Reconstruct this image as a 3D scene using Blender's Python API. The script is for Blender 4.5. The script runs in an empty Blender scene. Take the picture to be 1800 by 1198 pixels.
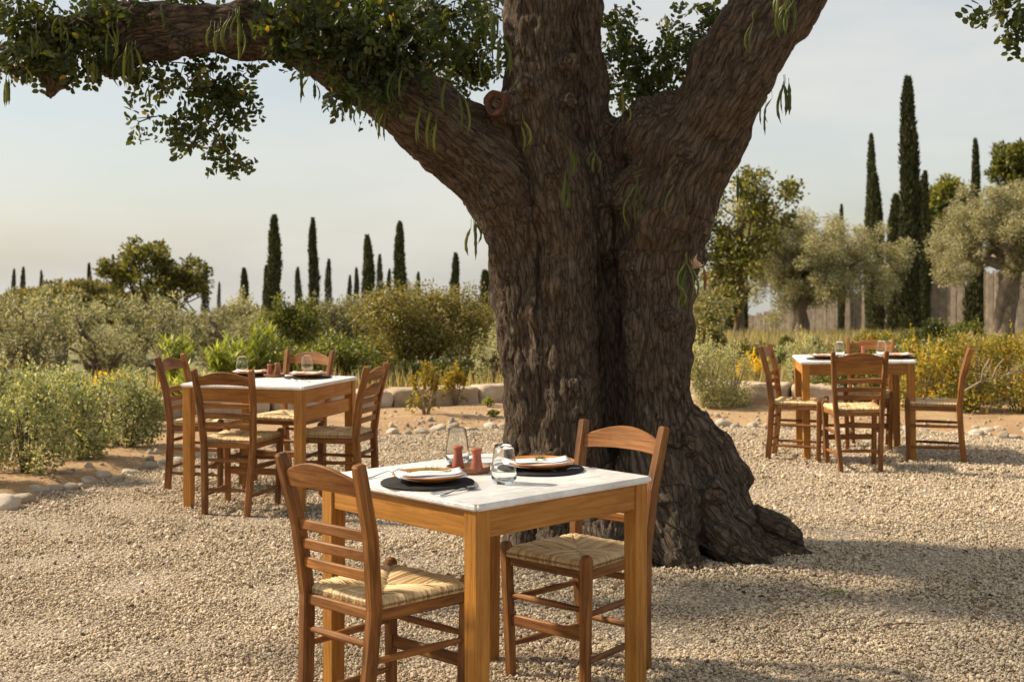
import bpy, bmesh, math, random
import numpy as np
from mathutils import Vector, Matrix, noise as mnoise

# ------------------------------------------------------------------ camera, sky, sun, exposure
SC = bpy.context.scene
COL = SC.collection
R = math.radians
CAM_H, HORIZ, FPX = 1.43, 478.0, 2314.0

cam_d = bpy.data.cameras.new('camera')
cam = bpy.data.objects.new('camera', cam_d)
COL.objects.link(cam)
cam.location = (0, 0, CAM_H)
cam.rotation_euler = (R(90), 0, 0)
cam_d.sensor_width = 36
cam_d.lens = FPX / 1800 * 36
cam_d.shift_y = -(599 - HORIZ) / 1800
cam_d.clip_end = 20000
cam_d.clip_start = 0.05
cam_d.dof.use_dof = True
cam_d.dof.focus_distance = 4.6
cam_d.dof.aperture_fstop = 6.3
SC.camera = cam

SUN_EL, SUN_AZ = R(40), R(167)          # azimuth counted from +X (image right) towards +Y (into the picture)
to_sun = Vector((math.cos(SUN_AZ) * math.cos(SUN_EL), math.sin(SUN_AZ) * math.cos(SUN_EL), math.sin(SUN_EL)))

world = bpy.data.worlds.new('World')
SC.world = world
world.use_nodes = True
nt = world.node_tree
nt.nodes.clear()
wo = nt.nodes.new('ShaderNodeOutputWorld')
bg = nt.nodes.new('ShaderNodeBackground')
sky = nt.nodes.new('ShaderNodeTexSky')
sky.sky_type = 'NISHITA'
sky.sun_disc = False
sky.sun_elevation = SUN_EL
sky.sun_rotation = R(90) - SUN_AZ       # Nishita counts clockwise from +Y
sky.altitude = 50
sky.air_density = 1.0
sky.dust_density = 1.5
sky.ozone_density = 1.0
# a thin high veil of cloud: evens the blue out towards a pale warm grey, everywhere in the sky
tc = nt.nodes.new('ShaderNodeTexCoord')
mp = nt.nodes.new('ShaderNodeMapping')
mp.inputs['Scale'].default_value = (1.5, 1.5, 6.0)
mp.inputs['Rotation'].default_value = (0.12, 0.05, 0.3)
nz = nt.nodes.new('ShaderNodeTexNoise')
nz.inputs['Scale'].default_value = 1.6
nz.inputs['Detail'].default_value = 5
nz.inputs['Roughness'].default_value = 0.55
cr = nt.nodes.new('ShaderNodeMapRange')
cr.inputs['From Min'].default_value = 0.3
cr.inputs['From Max'].default_value = 0.72
cr.inputs['To Min'].default_value = 0.3
cr.inputs['To Max'].default_value = 0.92
mx = nt.nodes.new('ShaderNodeMix')
mx.data_type = 'RGBA'
mx.inputs['B'].default_value = (6.1, 5.95, 5.5, 1)
nt.links.new(tc.outputs['Generated'], mp.inputs['Vector'])
nt.links.new(mp.outputs['Vector'], nz.inputs['Vector'])
nt.links.new(nz.outputs['Fac'], cr.inputs['Value'])
nt.links.new(cr.outputs['Result'], mx.inputs['Factor'])
nt.links.new(sky.outputs['Color'], mx.inputs['A'])
nt.links.new(mx.outputs['Result'], bg.inputs['Color'])
bg.inputs['Strength'].default_value = 0.076
nt.links.new(bg.outputs['Background'], wo.inputs['Surface'])

sun_d = bpy.data.lights.new('sun', 'SUN')
sun_d.energy = 4.6
sun_d.angle = R(3.5)
sun_d.color = (1.0, 0.86, 0.66)
sun = bpy.data.objects.new('sun', sun_d)
COL.objects.link(sun)
sun.location = to_sun * 60
sun.rotation_euler = (-to_sun).to_track_quat('-Z', 'Y').to_euler()

SC.view_settings.view_transform = 'Standard'
SC.view_settings.look = 'None'
SC.view_settings.exposure = 0.84
SC.view_settings.gamma = 1.0
SC.cycles.use_denoising = True
SC.cycles.max_bounces = 8
SC.cycles.transmission_bounces = 12
SC.cycles.transparent_max_bounces = 8

rng = np.random.default_rng(7)
rnd = random.Random(11)

# ------------------------------------------------------------------ helpers
def G(px, py, z=0.0):
    """photo pixel of a point at height z -> world x, y"""
    s = (py - HORIZ) / (CAM_H - z)
    return Vector(((px - 900) / s, FPX / s, z))

def P(px, py, Y):
    return Vector(((px - 900) / FPX * Y, Y, CAM_H - (py - HORIZ) / FPX * Y))

def to_px(p):
    return 900 + p[0] / p[1] * FPX, HORIZ - (p[2] - CAM_H) / p[1] * FPX

def link(name, mesh, mat=None, parent=None, loc=None, rot=None):
    o = bpy.data.objects.new(name, mesh)
    COL.objects.link(o)
    if mat is not None and mesh is not None and not mesh.materials:
        for m in (mat if isinstance(mat, (list, tuple)) else [mat]):
            mesh.materials.append(m)
    if parent is not None:
        o.parent = parent
    if loc is not None:
        o.location = loc
    if rot is not None:
        o.rotation_euler = rot
    return o

def tag(o, label, cat, group=None):
    o['label'] = label
    o['category'] = cat
    if group:
        o['group'] = group
    return o

def thing(name, label, cat, loc=(0, 0, 0), rotz=0.0, group=None):
    o = bpy.data.objects.new(name, None)
    COL.objects.link(o)
    o.empty_display_size = 0.1
    o.location = loc
    o.rotation_euler = (0, 0, rotz)
    return tag(o, label, cat, group)

def structure(o):
    o['kind'] = 'structure'
    return o

def stuff(o):
    o['kind'] = 'stuff'
    return o

def copy_tree(root, loc, rotz, label, group=None):
    r = root.copy()
    COL.objects.link(r)
    r.location = loc
    r.rotation_euler = (0, 0, rotz)
    r['label'] = label
    if group:
        r['group'] = group
    for ch in list(root.children):
        c = ch.copy()
        COL.objects.link(c)
        c.parent = r
        for g in list(ch.children):
            d = g.copy()
            COL.objects.link(d)
            d.parent = c
    return r

class MB:
    """collects vertices and faces; gco carries grain coordinates (w runs along the piece)"""
    def __init__(s):
        s.v, s.f, s.g, s.r, s.sm = [], [], [], [], []
    def add(s, vs, fs, gs=None, r=0.0, smooth=False):
        b = len(s.v)
        s.v += [tuple(x) for x in vs]
        s.g += [tuple(x) for x in (gs if gs is not None else vs)]
        s.r += [r] * len(vs)
        s.f += [tuple(i + b for i in f) for f in fs]
        s.sm += [smooth] * len(fs)
    def sweep(s, path, prof, up=(0, 0, 1), smooth=False, r=None, closed_caps=True, goff=None):
        """path: points; prof: one profile (list of 2-D) or one for each point; x of the profile runs sideways, y along up"""
        path = [Vector(p) for p in path]
        n = len(path)
        profs = prof if isinstance(prof[0][0], (list, tuple)) else [prof] * n
        up = Vector(up)
        m = len(profs[0])
        vs, gs = [], []
        L = 0.0
        off = goff if goff is not None else (rnd.uniform(0, 9), rnd.uniform(0, 9), rnd.uniform(0, 9))
        for i, p in enumerate(path):
            if i:
                L += (p - path[i - 1]).length
            t = (path[min(i + 1, n - 1)] - path[max(i - 1, 0)]).normalized()
            x = t.cross(up)
            if x.length < 1e-4:
                x = t.cross(Vector((0, 1, 0)))
            x.normalize()
            y = x.cross(t).normalized()
            for a, b in profs[i]:
                vs.append(p + x * a + y * b)
                gs.append((a + off[0], b + off[1], L + off[2]))
        fs = []
        for i in range(n - 1):
            for k in range(m):
                k2 = (k + 1) % m
                fs.append((i * m + k, i * m + k2, (i + 1) * m + k2, (i + 1) * m + k))
        if closed_caps:
            fs.append(tuple(range(m - 1, -1, -1)))
            fs.append(tuple((n - 1) * m + k for k in range(m)))
        s.add(vs, fs, gs, r if r is not None else rnd.random(), smooth)
    def mesh(s, name):
        me = bpy.data.meshes.new(name)
        me.from_pydata(s.v, [], s.f)
        a = me.attributes.new('gco', 'FLOAT_VECTOR', 'POINT')
        a.data.foreach_set('vector', np.array(s.g, 'f').ravel())
        a = me.attributes.new('rnd', 'FLOAT', 'POINT')
        a.data.foreach_set('value', np.array(s.r, 'f'))
        me.polygons.foreach_set('use_smooth', s.sm)
        bm = bmesh.new(); bm.from_mesh(me)
        bmesh.ops.recalc_face_normals(bm, faces=bm.faces)
        bm.to_mesh(me); bm.free()
        me.update()
        return me
    def build(s, name, mat, parent=None):
        return link(name, s.mesh(name), mat, parent)

def rect(w, h, c=0.003):
    a, b = w / 2, h / 2
    return [(-a, -b + c), (-a + c, -b), (a - c, -b), (a, -b + c), (a, b - c), (a - c, b), (-a + c, b), (-a, b - c)]

def ring(rx, ry=None, n=8):
    ry = rx if ry is None else ry
    return [(math.cos(2 * math.pi * k / n) * rx, math.sin(2 * math.pi * k / n) * ry) for k in range(n)]

def tube(mb, path, radii, n=8, r=None):
    mb.sweep(path, [ring(a, n=n) for a in radii], up=(0.13, 0.97, 0.2), smooth=True, r=r)

def lathe(mb, prof, n=32, r=0.0, centre=(0, 0, 0), wob=0.0):
    """prof: (radius, z) from one end to the other; radius 0 closes with a fan"""
    vs, fs = [], []
    cx, cy, cz = centre
    for (ra, z) in prof:
        for k in range(n):
            a = 2 * math.pi * k / n
            q = ra * (1 + wob * math.sin(3 * a + ra * 40) * 0.6 + wob * math.sin(5 * a + 1.3))
            vs.append((cx + q * math.cos(a), cy + q * math.sin(a), cz + z))
    for i in range(len(prof) - 1):
        for k in range(n):
            k2 = (k + 1) % n
            fs.append((i * n + k, i * n + k2, (i + 1) * n + k2, (i + 1) * n + k))
    fs.append(tuple(range(n - 1, -1, -1)))
    fs.append(tuple((len(prof) - 1) * n + k for k in range(n)))
    mb.add(vs, fs, None, r, True)

def unit(a):
    return a / np.maximum(np.linalg.norm(a, axis=-1, keepdims=True), 1e-9)

def leaf_mesh(name, pos, dirs, nrm, L, W, rn, shape='quad', fold=0.15):
    """many leaves in one mesh; every leaf is a folded blade lying along dirs with face normal nrm"""
    n = len(pos)
    d = unit(dirs)
    s = unit(np.cross(d, nrm))
    u = np.cross(s, d)
    L = np.broadcast_to(np.asarray(L, float), (n,))[:, None]
    W = np.broadcast_to(np.asarray(W, float), (n,))[:, None]
    if shape == 'quad':
        V = np.stack([pos, pos + d * L * .45 + s * W * .5 + u * W * fold, pos + d * L, pos + d * L * .45 - s * W * .5 + u * W * fold], 1)
        F = np.array([[0, 1, 2, 3]])
        k = 4
    elif shape == 'blade':
        V = np.stack([pos - s * W * .3, pos + s * W * .3, pos + d * L * .5 + s * W * .5 - u * L * .03, pos + d * L - u * L * .14, pos + d * L * .5 - s * W * .5 - u * L * .03], 1)
        F = np.array([[0, 1, 2, 4], [4, 2, 3, 3]])
        k = 5
    else:
        V = np.stack([pos, pos + d * L * .28 + s * W * .46 + u * W * fold, pos + d * L * .74 + s * W * .42 + u * W * fold,
                      pos + d * L - u * W * .1, pos + d * L * .74 - s * W * .42 + u * W * fold, pos + d * L * .28 - s * W * .46 + u * W * fold], 1)
        F = np.array([[0, 1, 2, 3], [0, 3, 4, 5]])
        k = 6
    me = bpy.data.meshes.new(name)
    base = (np.arange(n) * k)
    if shape == 'blade':
        q = (F[0][None] + base[:, None])
        t = (F[1][:3][None] + base[:, None])
        loops = np.concatenate([q, t], 1).ravel()
        starts = np.stack([np.arange(n) * 7, np.arange(n) * 7 + 4], 1).ravel()
        npoly = 2 * n
    else:
        loops = (F[None] + base[:, None, None]).reshape(-1)
        npoly = n * len(F)
        starts = np.arange(npoly) * 4
    me.vertices.add(n * k)
    me.vertices.foreach_set('co', V.reshape(-1).astype('f'))
    me.loops.add(len(loops))
    me.loops.foreach_set('vertex_index', loops.astype('i'))
    me.polygons.add(npoly)
    me.polygons.foreach_set('loop_start', starts.astype('i'))
    me.update(calc_edges=True)
    a = me.attributes.new('rnd', 'FLOAT', 'POINT')
    a.data.foreach_set('value', np.repeat(np.asarray(rn, 'f'), k))
    return me

def join_meshes(name, meshes):
    """append meshes that carry only the rnd attribute"""
    V, F, Rn, M = [], [], [], []
    b = 0
    for mi, me in enumerate(meshes):
        n = len(me.vertices)
        co = np.empty(n * 3, 'f'); me.vertices.foreach_get('co', co)
        r_ = np.empty(n, 'f'); me.attributes['rnd'].data.foreach_get('value', r_)
        V.append(co.reshape(-1, 3)); Rn.append(r_)
        for p in me.polygons:
            F.append([i + b for i in p.vertices])
        b += n
    out = bpy.data.meshes.new(name)
    out.from_pydata(np.concatenate(V).tolist(), [], F)
    a = out.attributes.new('rnd', 'FLOAT', 'POINT')
    a.data.foreach_set('value', np.concatenate(Rn))
    return out

# ------------------------------------------------------------------ materials
def new_mat(name):
    m = bpy.data.materials.new(name)
    m.use_nodes = True
    t = m.node_tree
    t.nodes.clear()
    out = t.nodes.new('ShaderNodeOutputMaterial')
    return m, t, out

def N(t, kind, **kw):
    n = t.nodes.new(kind)
    for k, v in kw.items():
        if k in n.inputs:
            n.inputs[k].default_value = v
        else:
            setattr(n, k, v)
    return n

def ramp(t, fac, stops):
    n = t.nodes.new('ShaderNodeValToRGB')
    e = n.color_ramp.elements
    while len(e) < len(stops):
        e.new(0.5)
    for i, (p, c) in enumerate(stops):
        e[i].position = p
        e[i].color = (*c, 1)
    t.links.new(fac, n.inputs['Fac'])
    return n.outputs['Color']

def mixc(t, a, b, fac, mode='MIX'):
    n = t.nodes.new('ShaderNodeMix')
    n.data_type = 'RGBA'
    n.blend_type = mode
    for key, v in (('A', a), ('B', b), ('Factor', fac)):
        if isinstance(v, (int, float)):
            n.inputs[key].default_value = v
        elif isinstance(v, (tuple, list)):
            n.inputs[key].default_value = (*v, 1) if len(v) == 3 else v
        else:
            t.links.new(v, n.inputs[key])
    return n.outputs['Result']

def math_n(t, op, a, b=None):
    n = t.nodes.new('ShaderNodeMath')
    n.operation = op
    for i, v in enumerate((a, b)):
        if v is None:
            continue
        if isinstance(v, (int, float)):
            n.inputs[i].default_value = v
        else:
            t.links.new(v, n.inputs[i])
    return n.outputs[0]

def attr(t, name, typ='GEOMETRY'):
    n = t.nodes.new('ShaderNodeAttribute')
    n.attribute_name = name
    n.attribute_type = typ
    return n

def mapping(t, vec, scale, loc=(0, 0, 0)):
    n = t.nodes.new('ShaderNodeMapping')
    n.inputs['Scale'].default_value = scale
    n.inputs['Location'].default_value = loc
    t.links.new(vec, n.inputs['Vector'])
    return n.outputs['Vector']

def noise_tex(t, vec, scale, detail=4, rough=0.55, dist=0.0):
    n = N(t, 'ShaderNodeTexNoise', Scale=scale, Detail=detail, Roughness=rough, Distortion=dist)
    t.links.new(vec, n.inputs['Vector'])
    return n.outputs['Fac']

def bump(t, h, strength, dist, normal=None):
    n = N(t, 'ShaderNodeBump', Strength=strength, Distance=dist)
    t.links.new(h, n.inputs['Height'])
    if normal is not None:
        t.links.new(normal, n.inputs['Normal'])
    return n.outputs['Normal']

def wood_mat(name, dark, mid, light, rough=0.5, streak=1.0):
    m, t, out = new_mat(name)
    g = attr(t, 'gco').outputs['Vector']
    oi = t.nodes.new('ShaderNodeObjectInfo')
    off = t.nodes.new('ShaderNodeVectorMath'); off.operation = 'ADD'
    sc = t.nodes.new('ShaderNodeVectorMath'); sc.operation = 'SCALE'
    sc.inputs[0].default_value = (3.1, 5.7, 7.3)
    t.links.new(oi.outputs['Random'], sc.inputs['Scale'])
    t.links.new(g, off.inputs[0]); t.links.new(sc.outputs[0], off.inputs[1])
    v = off.outputs[0]
    grain = noise_tex(t, mapping(t, v, (60, 60, 3.2)), 1.6, 6, 0.62, 0.6)
    fine = noise_tex(t, mapping(t, v, (260, 260, 9)), 1.0, 3, 0.6)
    blot = noise_tex(t, mapping(t, v, (14, 14, 5)), 1.0, 3, 0.5)
    c = ramp(t, grain, [(0.28, dark), (0.5, mid), (0.75, light)])
    c = mixc(t, c, tuple(x * 0.45 for x in dark), math_n(t, 'MULTIPLY', math_n(t, 'POWER', blot, 4.0), 1.6 * streak), 'MIX')
    wear = noise_tex(t, mapping(t, v, (30, 30, 9), (2, 7, 1)), 1.0, 5, 0.7)
    c = mixc(t, c, light, math_n(t, 'MULTIPLY', math_n(t, 'MAXIMUM', math_n(t, 'SUBTRACT', wear, 0.56), 0.0), 2.6))
    c = mixc(t, c, tuple(x * .3 for x in dark), math_n(t, 'MULTIPLY', math_n(t, 'MAXIMUM', math_n(t, 'SUBTRACT', fine, 0.55), 0.0), 2.2))
    hs = N(t, 'ShaderNodeHueSaturation', Saturation=1.0)
    t.links.new(c, hs.inputs['Color'])
    mr = N(t, 'ShaderNodeMapRange', **{'To Min': 0.78, 'To Max': 1.2})
    t.links.new(oi.outputs['Random'], mr.inputs['Value'])
    t.links.new(mr.outputs['Result'], hs.inputs['Value'])
    p = N(t, 'ShaderNodeBsdfPrincipled', Roughness=rough)
    p.inputs['Specular IOR Level'].default_value = 0.35
    t.links.new(hs.outputs['Color'], p.inputs['Base Color'])
    h = math_n(t, 'ADD', math_n(t, 'MULTIPLY', grain, 0.7), math_n(t, 'MULTIPLY', fine, 0.3))
    t.links.new(bump(t, h, 0.35, 0.0015), p.inputs['Normal'])
    t.links.new(math_n(t, 'ADD', math_n(t, 'MULTIPLY', blot, 0.3), rough - 0.15), p.inputs['Roughness'])
    t.links.new(p.outputs[0], out.inputs['Surface'])
    return m

def leaf_mat(name, stops, trans=0.35, rough=0.55, tcol=None, gain=1.0, spec=0.3):
    """leaf blades: colour by the leaf's own random number, light passes through the blade"""
    m, t, out = new_mat(name)
    r_ = attr(t, 'rnd').outputs['Fac']
    c = ramp(t, r_, stops)
    oi = t.nodes.new('ShaderNodeObjectInfo')
    hs = N(t, 'ShaderNodeHueSaturation')
    t.links.new(c, hs.inputs['Color'])
    mr = N(t, 'ShaderNodeMapRange', **{'To Min': 0.78 * gain, 'To Max': 1.25 * gain})
    t.links.new(oi.outputs['Random'], mr.inputs['Value'])
    t.links.new(mr.outputs['Result'], hs.inputs['Value'])
    p = N(t, 'ShaderNodeBsdfPrincipled', Roughness=rough)
    p.inputs['Specular IOR Level'].default_value = spec
    t.links.new(hs.outputs['Color'], p.inputs['Base Color'])
    tr = t.nodes.new('ShaderNodeBsdfTranslucent')
    tc_ = mixc(t, hs.outputs['Color'], tcol if tcol else (1.0, 0.95, 0.4), 1.0, 'MULTIPLY')
    t.links.new(mixc(t, tc_, (2.0, 2.0, 2.0), 1.0, 'MULTIPLY'), tr.inputs['Color'])
    ms = t.nodes.new('ShaderNodeMixShader')
    ms.inputs[0].default_value = trans
    t.links.new(p.outputs[0], ms.inputs[1])
    t.links.new(tr.outputs[0], ms.inputs[2])
    t.links.new(ms.outputs[0], out.inputs['Surface'])
    return m

def plain_mat(name, col, rough=0.6, metal=0.0, var=0.0, scale=20, bmp=0.0, bdist=0.002, spec=0.5):
    m, t, out = new_mat(name)
    p = N(t, 'ShaderNodeBsdfPrincipled', Roughness=rough, Metallic=metal)
    p.inputs['Specular IOR Level'].default_value = spec
    p.inputs['Base Color'].default_value = (*col, 1)
    tc = t.nodes.new('ShaderNodeTexCoord')
    if var:
        n = noise_tex(t, tc.outputs['Object'], scale, 6, 0.6)
        c = ramp(t, n, [(0.3, tuple(x * (1 - var) for x in col)), (0.7, tuple(min(1, x * (1 + var)) for x in col))])
        t.links.new(c, p.inputs['Base Color'])
    if bmp:
        n2 = noise_tex(t, tc.outputs['Object'], scale * 3, 6, 0.65)
        t.links.new(bump(t, n2, bmp, bdist), p.inputs['Normal'])
    t.links.new(p.outputs[0], out.inputs['Surface'])
    return m

M = {}
M['chair_wood'] = wood_mat('chair_wood', (0.085, 0.027, 0.006), (0.24, 0.093, 0.02), (0.4, 0.182, 0.047), 0.6, 1.7)
M['rail_wood'] = wood_mat('rail_wood', (0.12, 0.04, 0.008), (0.28, 0.108, 0.023), (0.44, 0.2, 0.054), 0.58, 1.5)
M['table_wood'] = wood_mat('table_wood', (0.24, 0.09, 0.013), (0.39, 0.168, 0.028), (0.5, 0.24, 0.048), 0.52, 0.7)
M['slate'] = plain_mat('slate', (0.02, 0.018, 0.017), 0.75, spec=0.25, var=0.4, scale=60, bmp=0.5, bdist=0.002)
M['steel'] = plain_mat('steel', (0.62, 0.6, 0.57), 0.16, 1.0)
M['linen'] = plain_mat('linen', (0.82, 0.8, 0.78), 0.9, var=0.03, scale=200, bmp=0.25, bdist=0.0006)
M['tray_wood'] = plain_mat('tray_wood', (0.2, 0.09, 0.035), 0.6, var=0.45, scale=40, bmp=0.3)
M['pipe'] = plain_mat('pipe', (0.02, 0.014, 0.01), 0.8, spec=.2)
M['rosemary'] = leaf_mat('rosemary', [(0, (0.05, 0.11, 0.02)), (0.6, (0.11, 0.19, 0.04)), (1, (0.28, 0.28, 0.1))], 0.2)

def clay_mat(name, a, b, rough=0.6):
    m, t, out = new_mat(name)
    tc = t.nodes.new('ShaderNodeTexCoord')
    n = noise_tex(t, tc.outputs['Object'], 30, 6, 0.6)
    n2 = noise_tex(t, mapping(t, tc.outputs['Object'], (1, 1, 30)), 14, 4, 0.6)
    c = ramp(t, math_n(t, 'ADD', math_n(t, 'MULTIPLY', n, .5), math_n(t, 'MULTIPLY', n2, .5)), [(0.35, a), (0.65, b)])
    p = N(t, 'ShaderNodeBsdfPrincipled', Roughness=rough)
    t.links.new(c, p.inputs['Base Color'])
    t.links.new(bump(t, n2, 0.25, 0.002), p.inputs['Normal'])
    t.links.new(p.outputs[0], out.inputs['Surface'])
    return m
M['shaker_clay'] = clay_mat('shaker_clay', (0.24, 0.055, 0.025), (0.4, 0.12, 0.06), 0.5)
M['plate_clay'] = clay_mat('plate_clay', (0.42, 0.135, 0.03), (0.62, 0.25, 0.07), 0.32)

def marble_mat():
    m, t, out = new_mat('marble')
    tc = t.nodes.new('ShaderNodeTexCoord')
    oi = t.nodes.new('ShaderNodeObjectInfo')
    ad = t.nodes.new('ShaderNodeVectorMath'); ad.operation = 'ADD'
    t.links.new(tc.outputs['Object'], ad.inputs[0]); t.links.new(oi.outputs['Location'], ad.inputs[1])
    v = ad.outputs[0]
    w = noise_tex(t, mapping(t, v, (2.2, 5.5, 4)), 1.3, 7, 0.6, 1.3)
    w2 = noise_tex(t, mapping(t, v, (3, 8, 4), (4, 1, 0)), 2.2, 6, 0.65, 2.0)
    vein = math_n(t, 'SUBTRACT', 1.0, math_n(t, 'MULTIPLY', math_n(t, 'ABSOLUTE', math_n(t, 'SUBTRACT', w, 0.5)), 9.0))
    c1 = ramp(t, w2, [(0.3, (0.6, 0.59, 0.57)), (0.48, (0.8, 0.79, 0.76)), (0.68, (0.87, 0.86, 0.84))])
    c = mixc(t, c1, (0.46, 0.45, 0.44), math_n(t, 'MULTIPLY', math_n(t, 'MAXIMUM', vein, 0.0), 0.38))
    p = N(t, 'ShaderNodeBsdfPrincipled', Roughness=0.3)
    p.inputs['Specular IOR Level'].default_value = 0.4
    t.links.new(c, p.inputs['Base Color'])
    t.links.new(math_n(t, 'ADD', math_n(t, 'MULTIPLY', w2, 0.25), 0.22), p.inputs['Roughness'])
    t.links.new(p.outputs[0], out.inputs['Surface'])
    return m
M['marble'] = marble_mat()

def glass_mat():
    m, t, out = new_mat('glass')
    p = N(t, 'ShaderNodeBsdfGlass', Roughness=0.0, IOR=1.33)
    p.inputs['Color'].default_value = (0.985, 0.99, 0.985, 1)
    t.links.new(p.outputs[0], out.inputs['Surface'])
    return m
M['glass'] = glass_mat()

def rush_mat():
    m, t, out = new_mat('rush')
    r_ = attr(t, 'rnd').outputs['Fac']
    g = attr(t, 'gco').outputs['Vector']
    n = noise_tex(t, mapping(t, g, (300, 300, 22)), 1.0, 4, 0.6)
    f = math_n(t, 'ADD', math_n(t, 'MULTIPLY', r_, 0.5), math_n(t, 'MULTIPLY', n, 0.5))
    c = ramp(t, f, [(0.1, (0.3, 0.16, 0.06)), (0.35, (0.54, 0.36, 0.16)), (0.6, (0.68, 0.5, 0.26)), (0.9, (0.8, 0.65, 0.4))])
    p = N(t, 'ShaderNodeBsdfPrincipled', Roughness=0.6)
    t.links.new(c, p.inputs['Base Color'])
    t.links.new(bump(t, n, 0.4, 0.001), p.inputs['Normal'])
    t.links.new(p.outputs[0], out.inputs['Surface'])
    return m
M['rush'] = rush_mat()

def bark_mat():
    m, t, out = new_mat('carob_bark')
    v = attr(t, 'bco').outputs['Vector']
    cav = attr(t, 'rnd').outputs['Fac']
    warp = noise_tex(t, mapping(t, v, (9, 9, 5)), 1.0, 4, 0.55)
    wv = t.nodes.new('ShaderNodeVectorMath'); wv.operation = 'ADD'
    wm = t.nodes.new('ShaderNodeVectorMath'); wm.operation = 'SCALE'
    wm.inputs[0].default_value = (0.07, 0.06, 0.12)
    t.links.new(warp, wm.inputs['Scale'])
    t.links.new(v, wv.inputs[0]); t.links.new(wm.outputs[0], wv.inputs[1])
    vv = wv.outputs[0]
    fib = noise_tex(t, mapping(t, vv, (80, 80, 13)), 1.0, 8, 0.75, 0.5)
    fine = noise_tex(t, mapping(t, vv, (230, 230, 120)), 1.0, 5, 0.7)
    def crk(sc, k):
        vo = N(t, 'ShaderNodeTexVoronoi', Scale=1.0, Randomness=1.0, feature='DISTANCE_TO_EDGE')
        t.links.new(mapping(t, vv, sc), vo.inputs['Vector'])
        return math_n(t, 'POWER', math_n(t, 'MINIMUM', math_n(t, 'MULTIPLY', vo.outputs['Distance'], k), 1.0), 0.7)
    crack = math_n(t, 'ADD', math_n(t, 'MULTIPLY', crk((38, 38, 6.0), 4.0), 0.6), math_n(t, 'MULTIPLY', crk((80, 80, 17), 3.5), 0.4))
    h = math_n(t, 'ADD', math_n(t, 'MULTIPLY', crack, 0.5), math_n(t, 'ADD', math_n(t, 'MULTIPLY', fib, 0.6), math_n(t, 'MULTIPLY', fine, 0.3)))
    big = noise_tex(t, mapping(t, v, (3.2, 3.2, 2.4)), 1.0, 5, 0.6)
    c = ramp(t, h, [(0.4, (0.014, 0.01, 0.007)), (0.58, (0.062, 0.046, 0.033)), (0.8, (0.135, 0.098, 0.067)), (1.0, (0.22, 0.168, 0.12))])
    c = mixc(t, c, (0.16, 0.088, 0.045), math_n(t, 'MULTIPLY', math_n(t, 'MAXIMUM', math_n(t, 'SUBTRACT', big, 0.5), 0.0), 1.6))
    geo = t.nodes.new('ShaderNodeNewGeometry')
    lich = noise_tex(t, mapping(t, v, (9, 9, 9), (5, 2, 1)), 1.0, 5, 0.7)
    lm = math_n(t, 'MULTIPLY', math_n(t, 'MAXIMUM', math_n(t, 'SUBTRACT', lich, 0.57), 0.0), 3.2)
    c = mixc(t, c, (0.26, 0.22, 0.17), lm)
    p = N(t, 'ShaderNodeBsdfPrincipled', Roughness=0.85)
    p.inputs['Specular IOR Level'].default_value = 0.2
    t.links.new(c, p.inputs['Base Color'])
    t.links.new(bump(t, h, 1.0, 0.028), p.inputs['Normal'])
    t.links.new(p.outputs[0], out.inputs['Surface'])
    return m
M['bark'] = bark_mat()

def rough_bark(name, a, b, sc=(14, 14, 4)):
    m, t, out = new_mat(name)
    tc = t.nodes.new('ShaderNodeTexCoord')
    n = noise_tex(t, mapping(t, tc.outputs['Object'], sc), 2.0, 6, 0.65, 0.5)
    p = N(t, 'ShaderNodeBsdfPrincipled', Roughness=0.9)
    t.links.new(ramp(t, n, [(0.3, a), (0.7, b)]), p.inputs['Base Color'])
    t.links.new(bump(t, n, 0.9, 0.03), p.inputs['Normal'])
    t.links.new(p.outputs[0], out.inputs['Surface'])
    return m
M['olive_bark'] = rough_bark('olive_bark', (0.07, 0.05, 0.032), (0.26, 0.2, 0.14))
M['twig'] = rough_bark('twig', (0.06, 0.04, 0.025), (0.17, 0.12, 0.075))
M['pale_twig'] = rough_bark('pale_twig', (0.2, 0.15, 0.1), (0.42, 0.34, 0.24))

def stone_mat(name, a, b, c3):
    m, t, out = new_mat(name)
    tc = t.nodes.new('ShaderNodeTexCoord')
    oi = t.nodes.new('ShaderNodeObjectInfo')
    ad = t.nodes.new('ShaderNodeVectorMath'); ad.operation = 'ADD'
    t.links.new(tc.outputs['Object'], ad.inputs[0]); t.links.new(oi.outputs['Location'], ad.inputs[1])
    n = noise_tex(t, ad.outputs[0], 9, 7, 0.65)
    n2 = noise_tex(t, ad.outputs[0], 55, 5, 0.65)
    f = math_n(t, 'ADD', math_n(t, 'MULTIPLY', n, 0.6), math_n(t, 'MULTIPLY', oi.outputs['Random'], 0.4))
    c = ramp(t, f, [(0.25, a), (0.5, b), (0.75, c3)])
    p = N(t, 'ShaderNodeBsdfPrincipled', Roughness=0.85)
    p.inputs['Specular IOR Level'].default_value = 0.25
    t.links.new(c, p.inputs['Base Color'])
    h = math_n(t, 'ADD', math_n(t, 'MULTIPLY', n, 0.6), math_n(t, 'MULTIPLY', n2, 0.35))
    t.links.new(bump(t, h, 0.7, 0.025), p.inputs['Normal'])
    t.links.new(p.outputs[0], out.inputs['Surface'])
    return m
M['wall_stone'] = stone_mat('wall_stone', (0.3, 0.22, 0.14), (0.46, 0.36, 0.25), (0.62, 0.53, 0.41))
M['edge_stone'] = stone_mat('edge_stone', (0.3, 0.25, 0.19), (0.5, 0.42, 0.32), (0.62, 0.55, 0.45))

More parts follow.
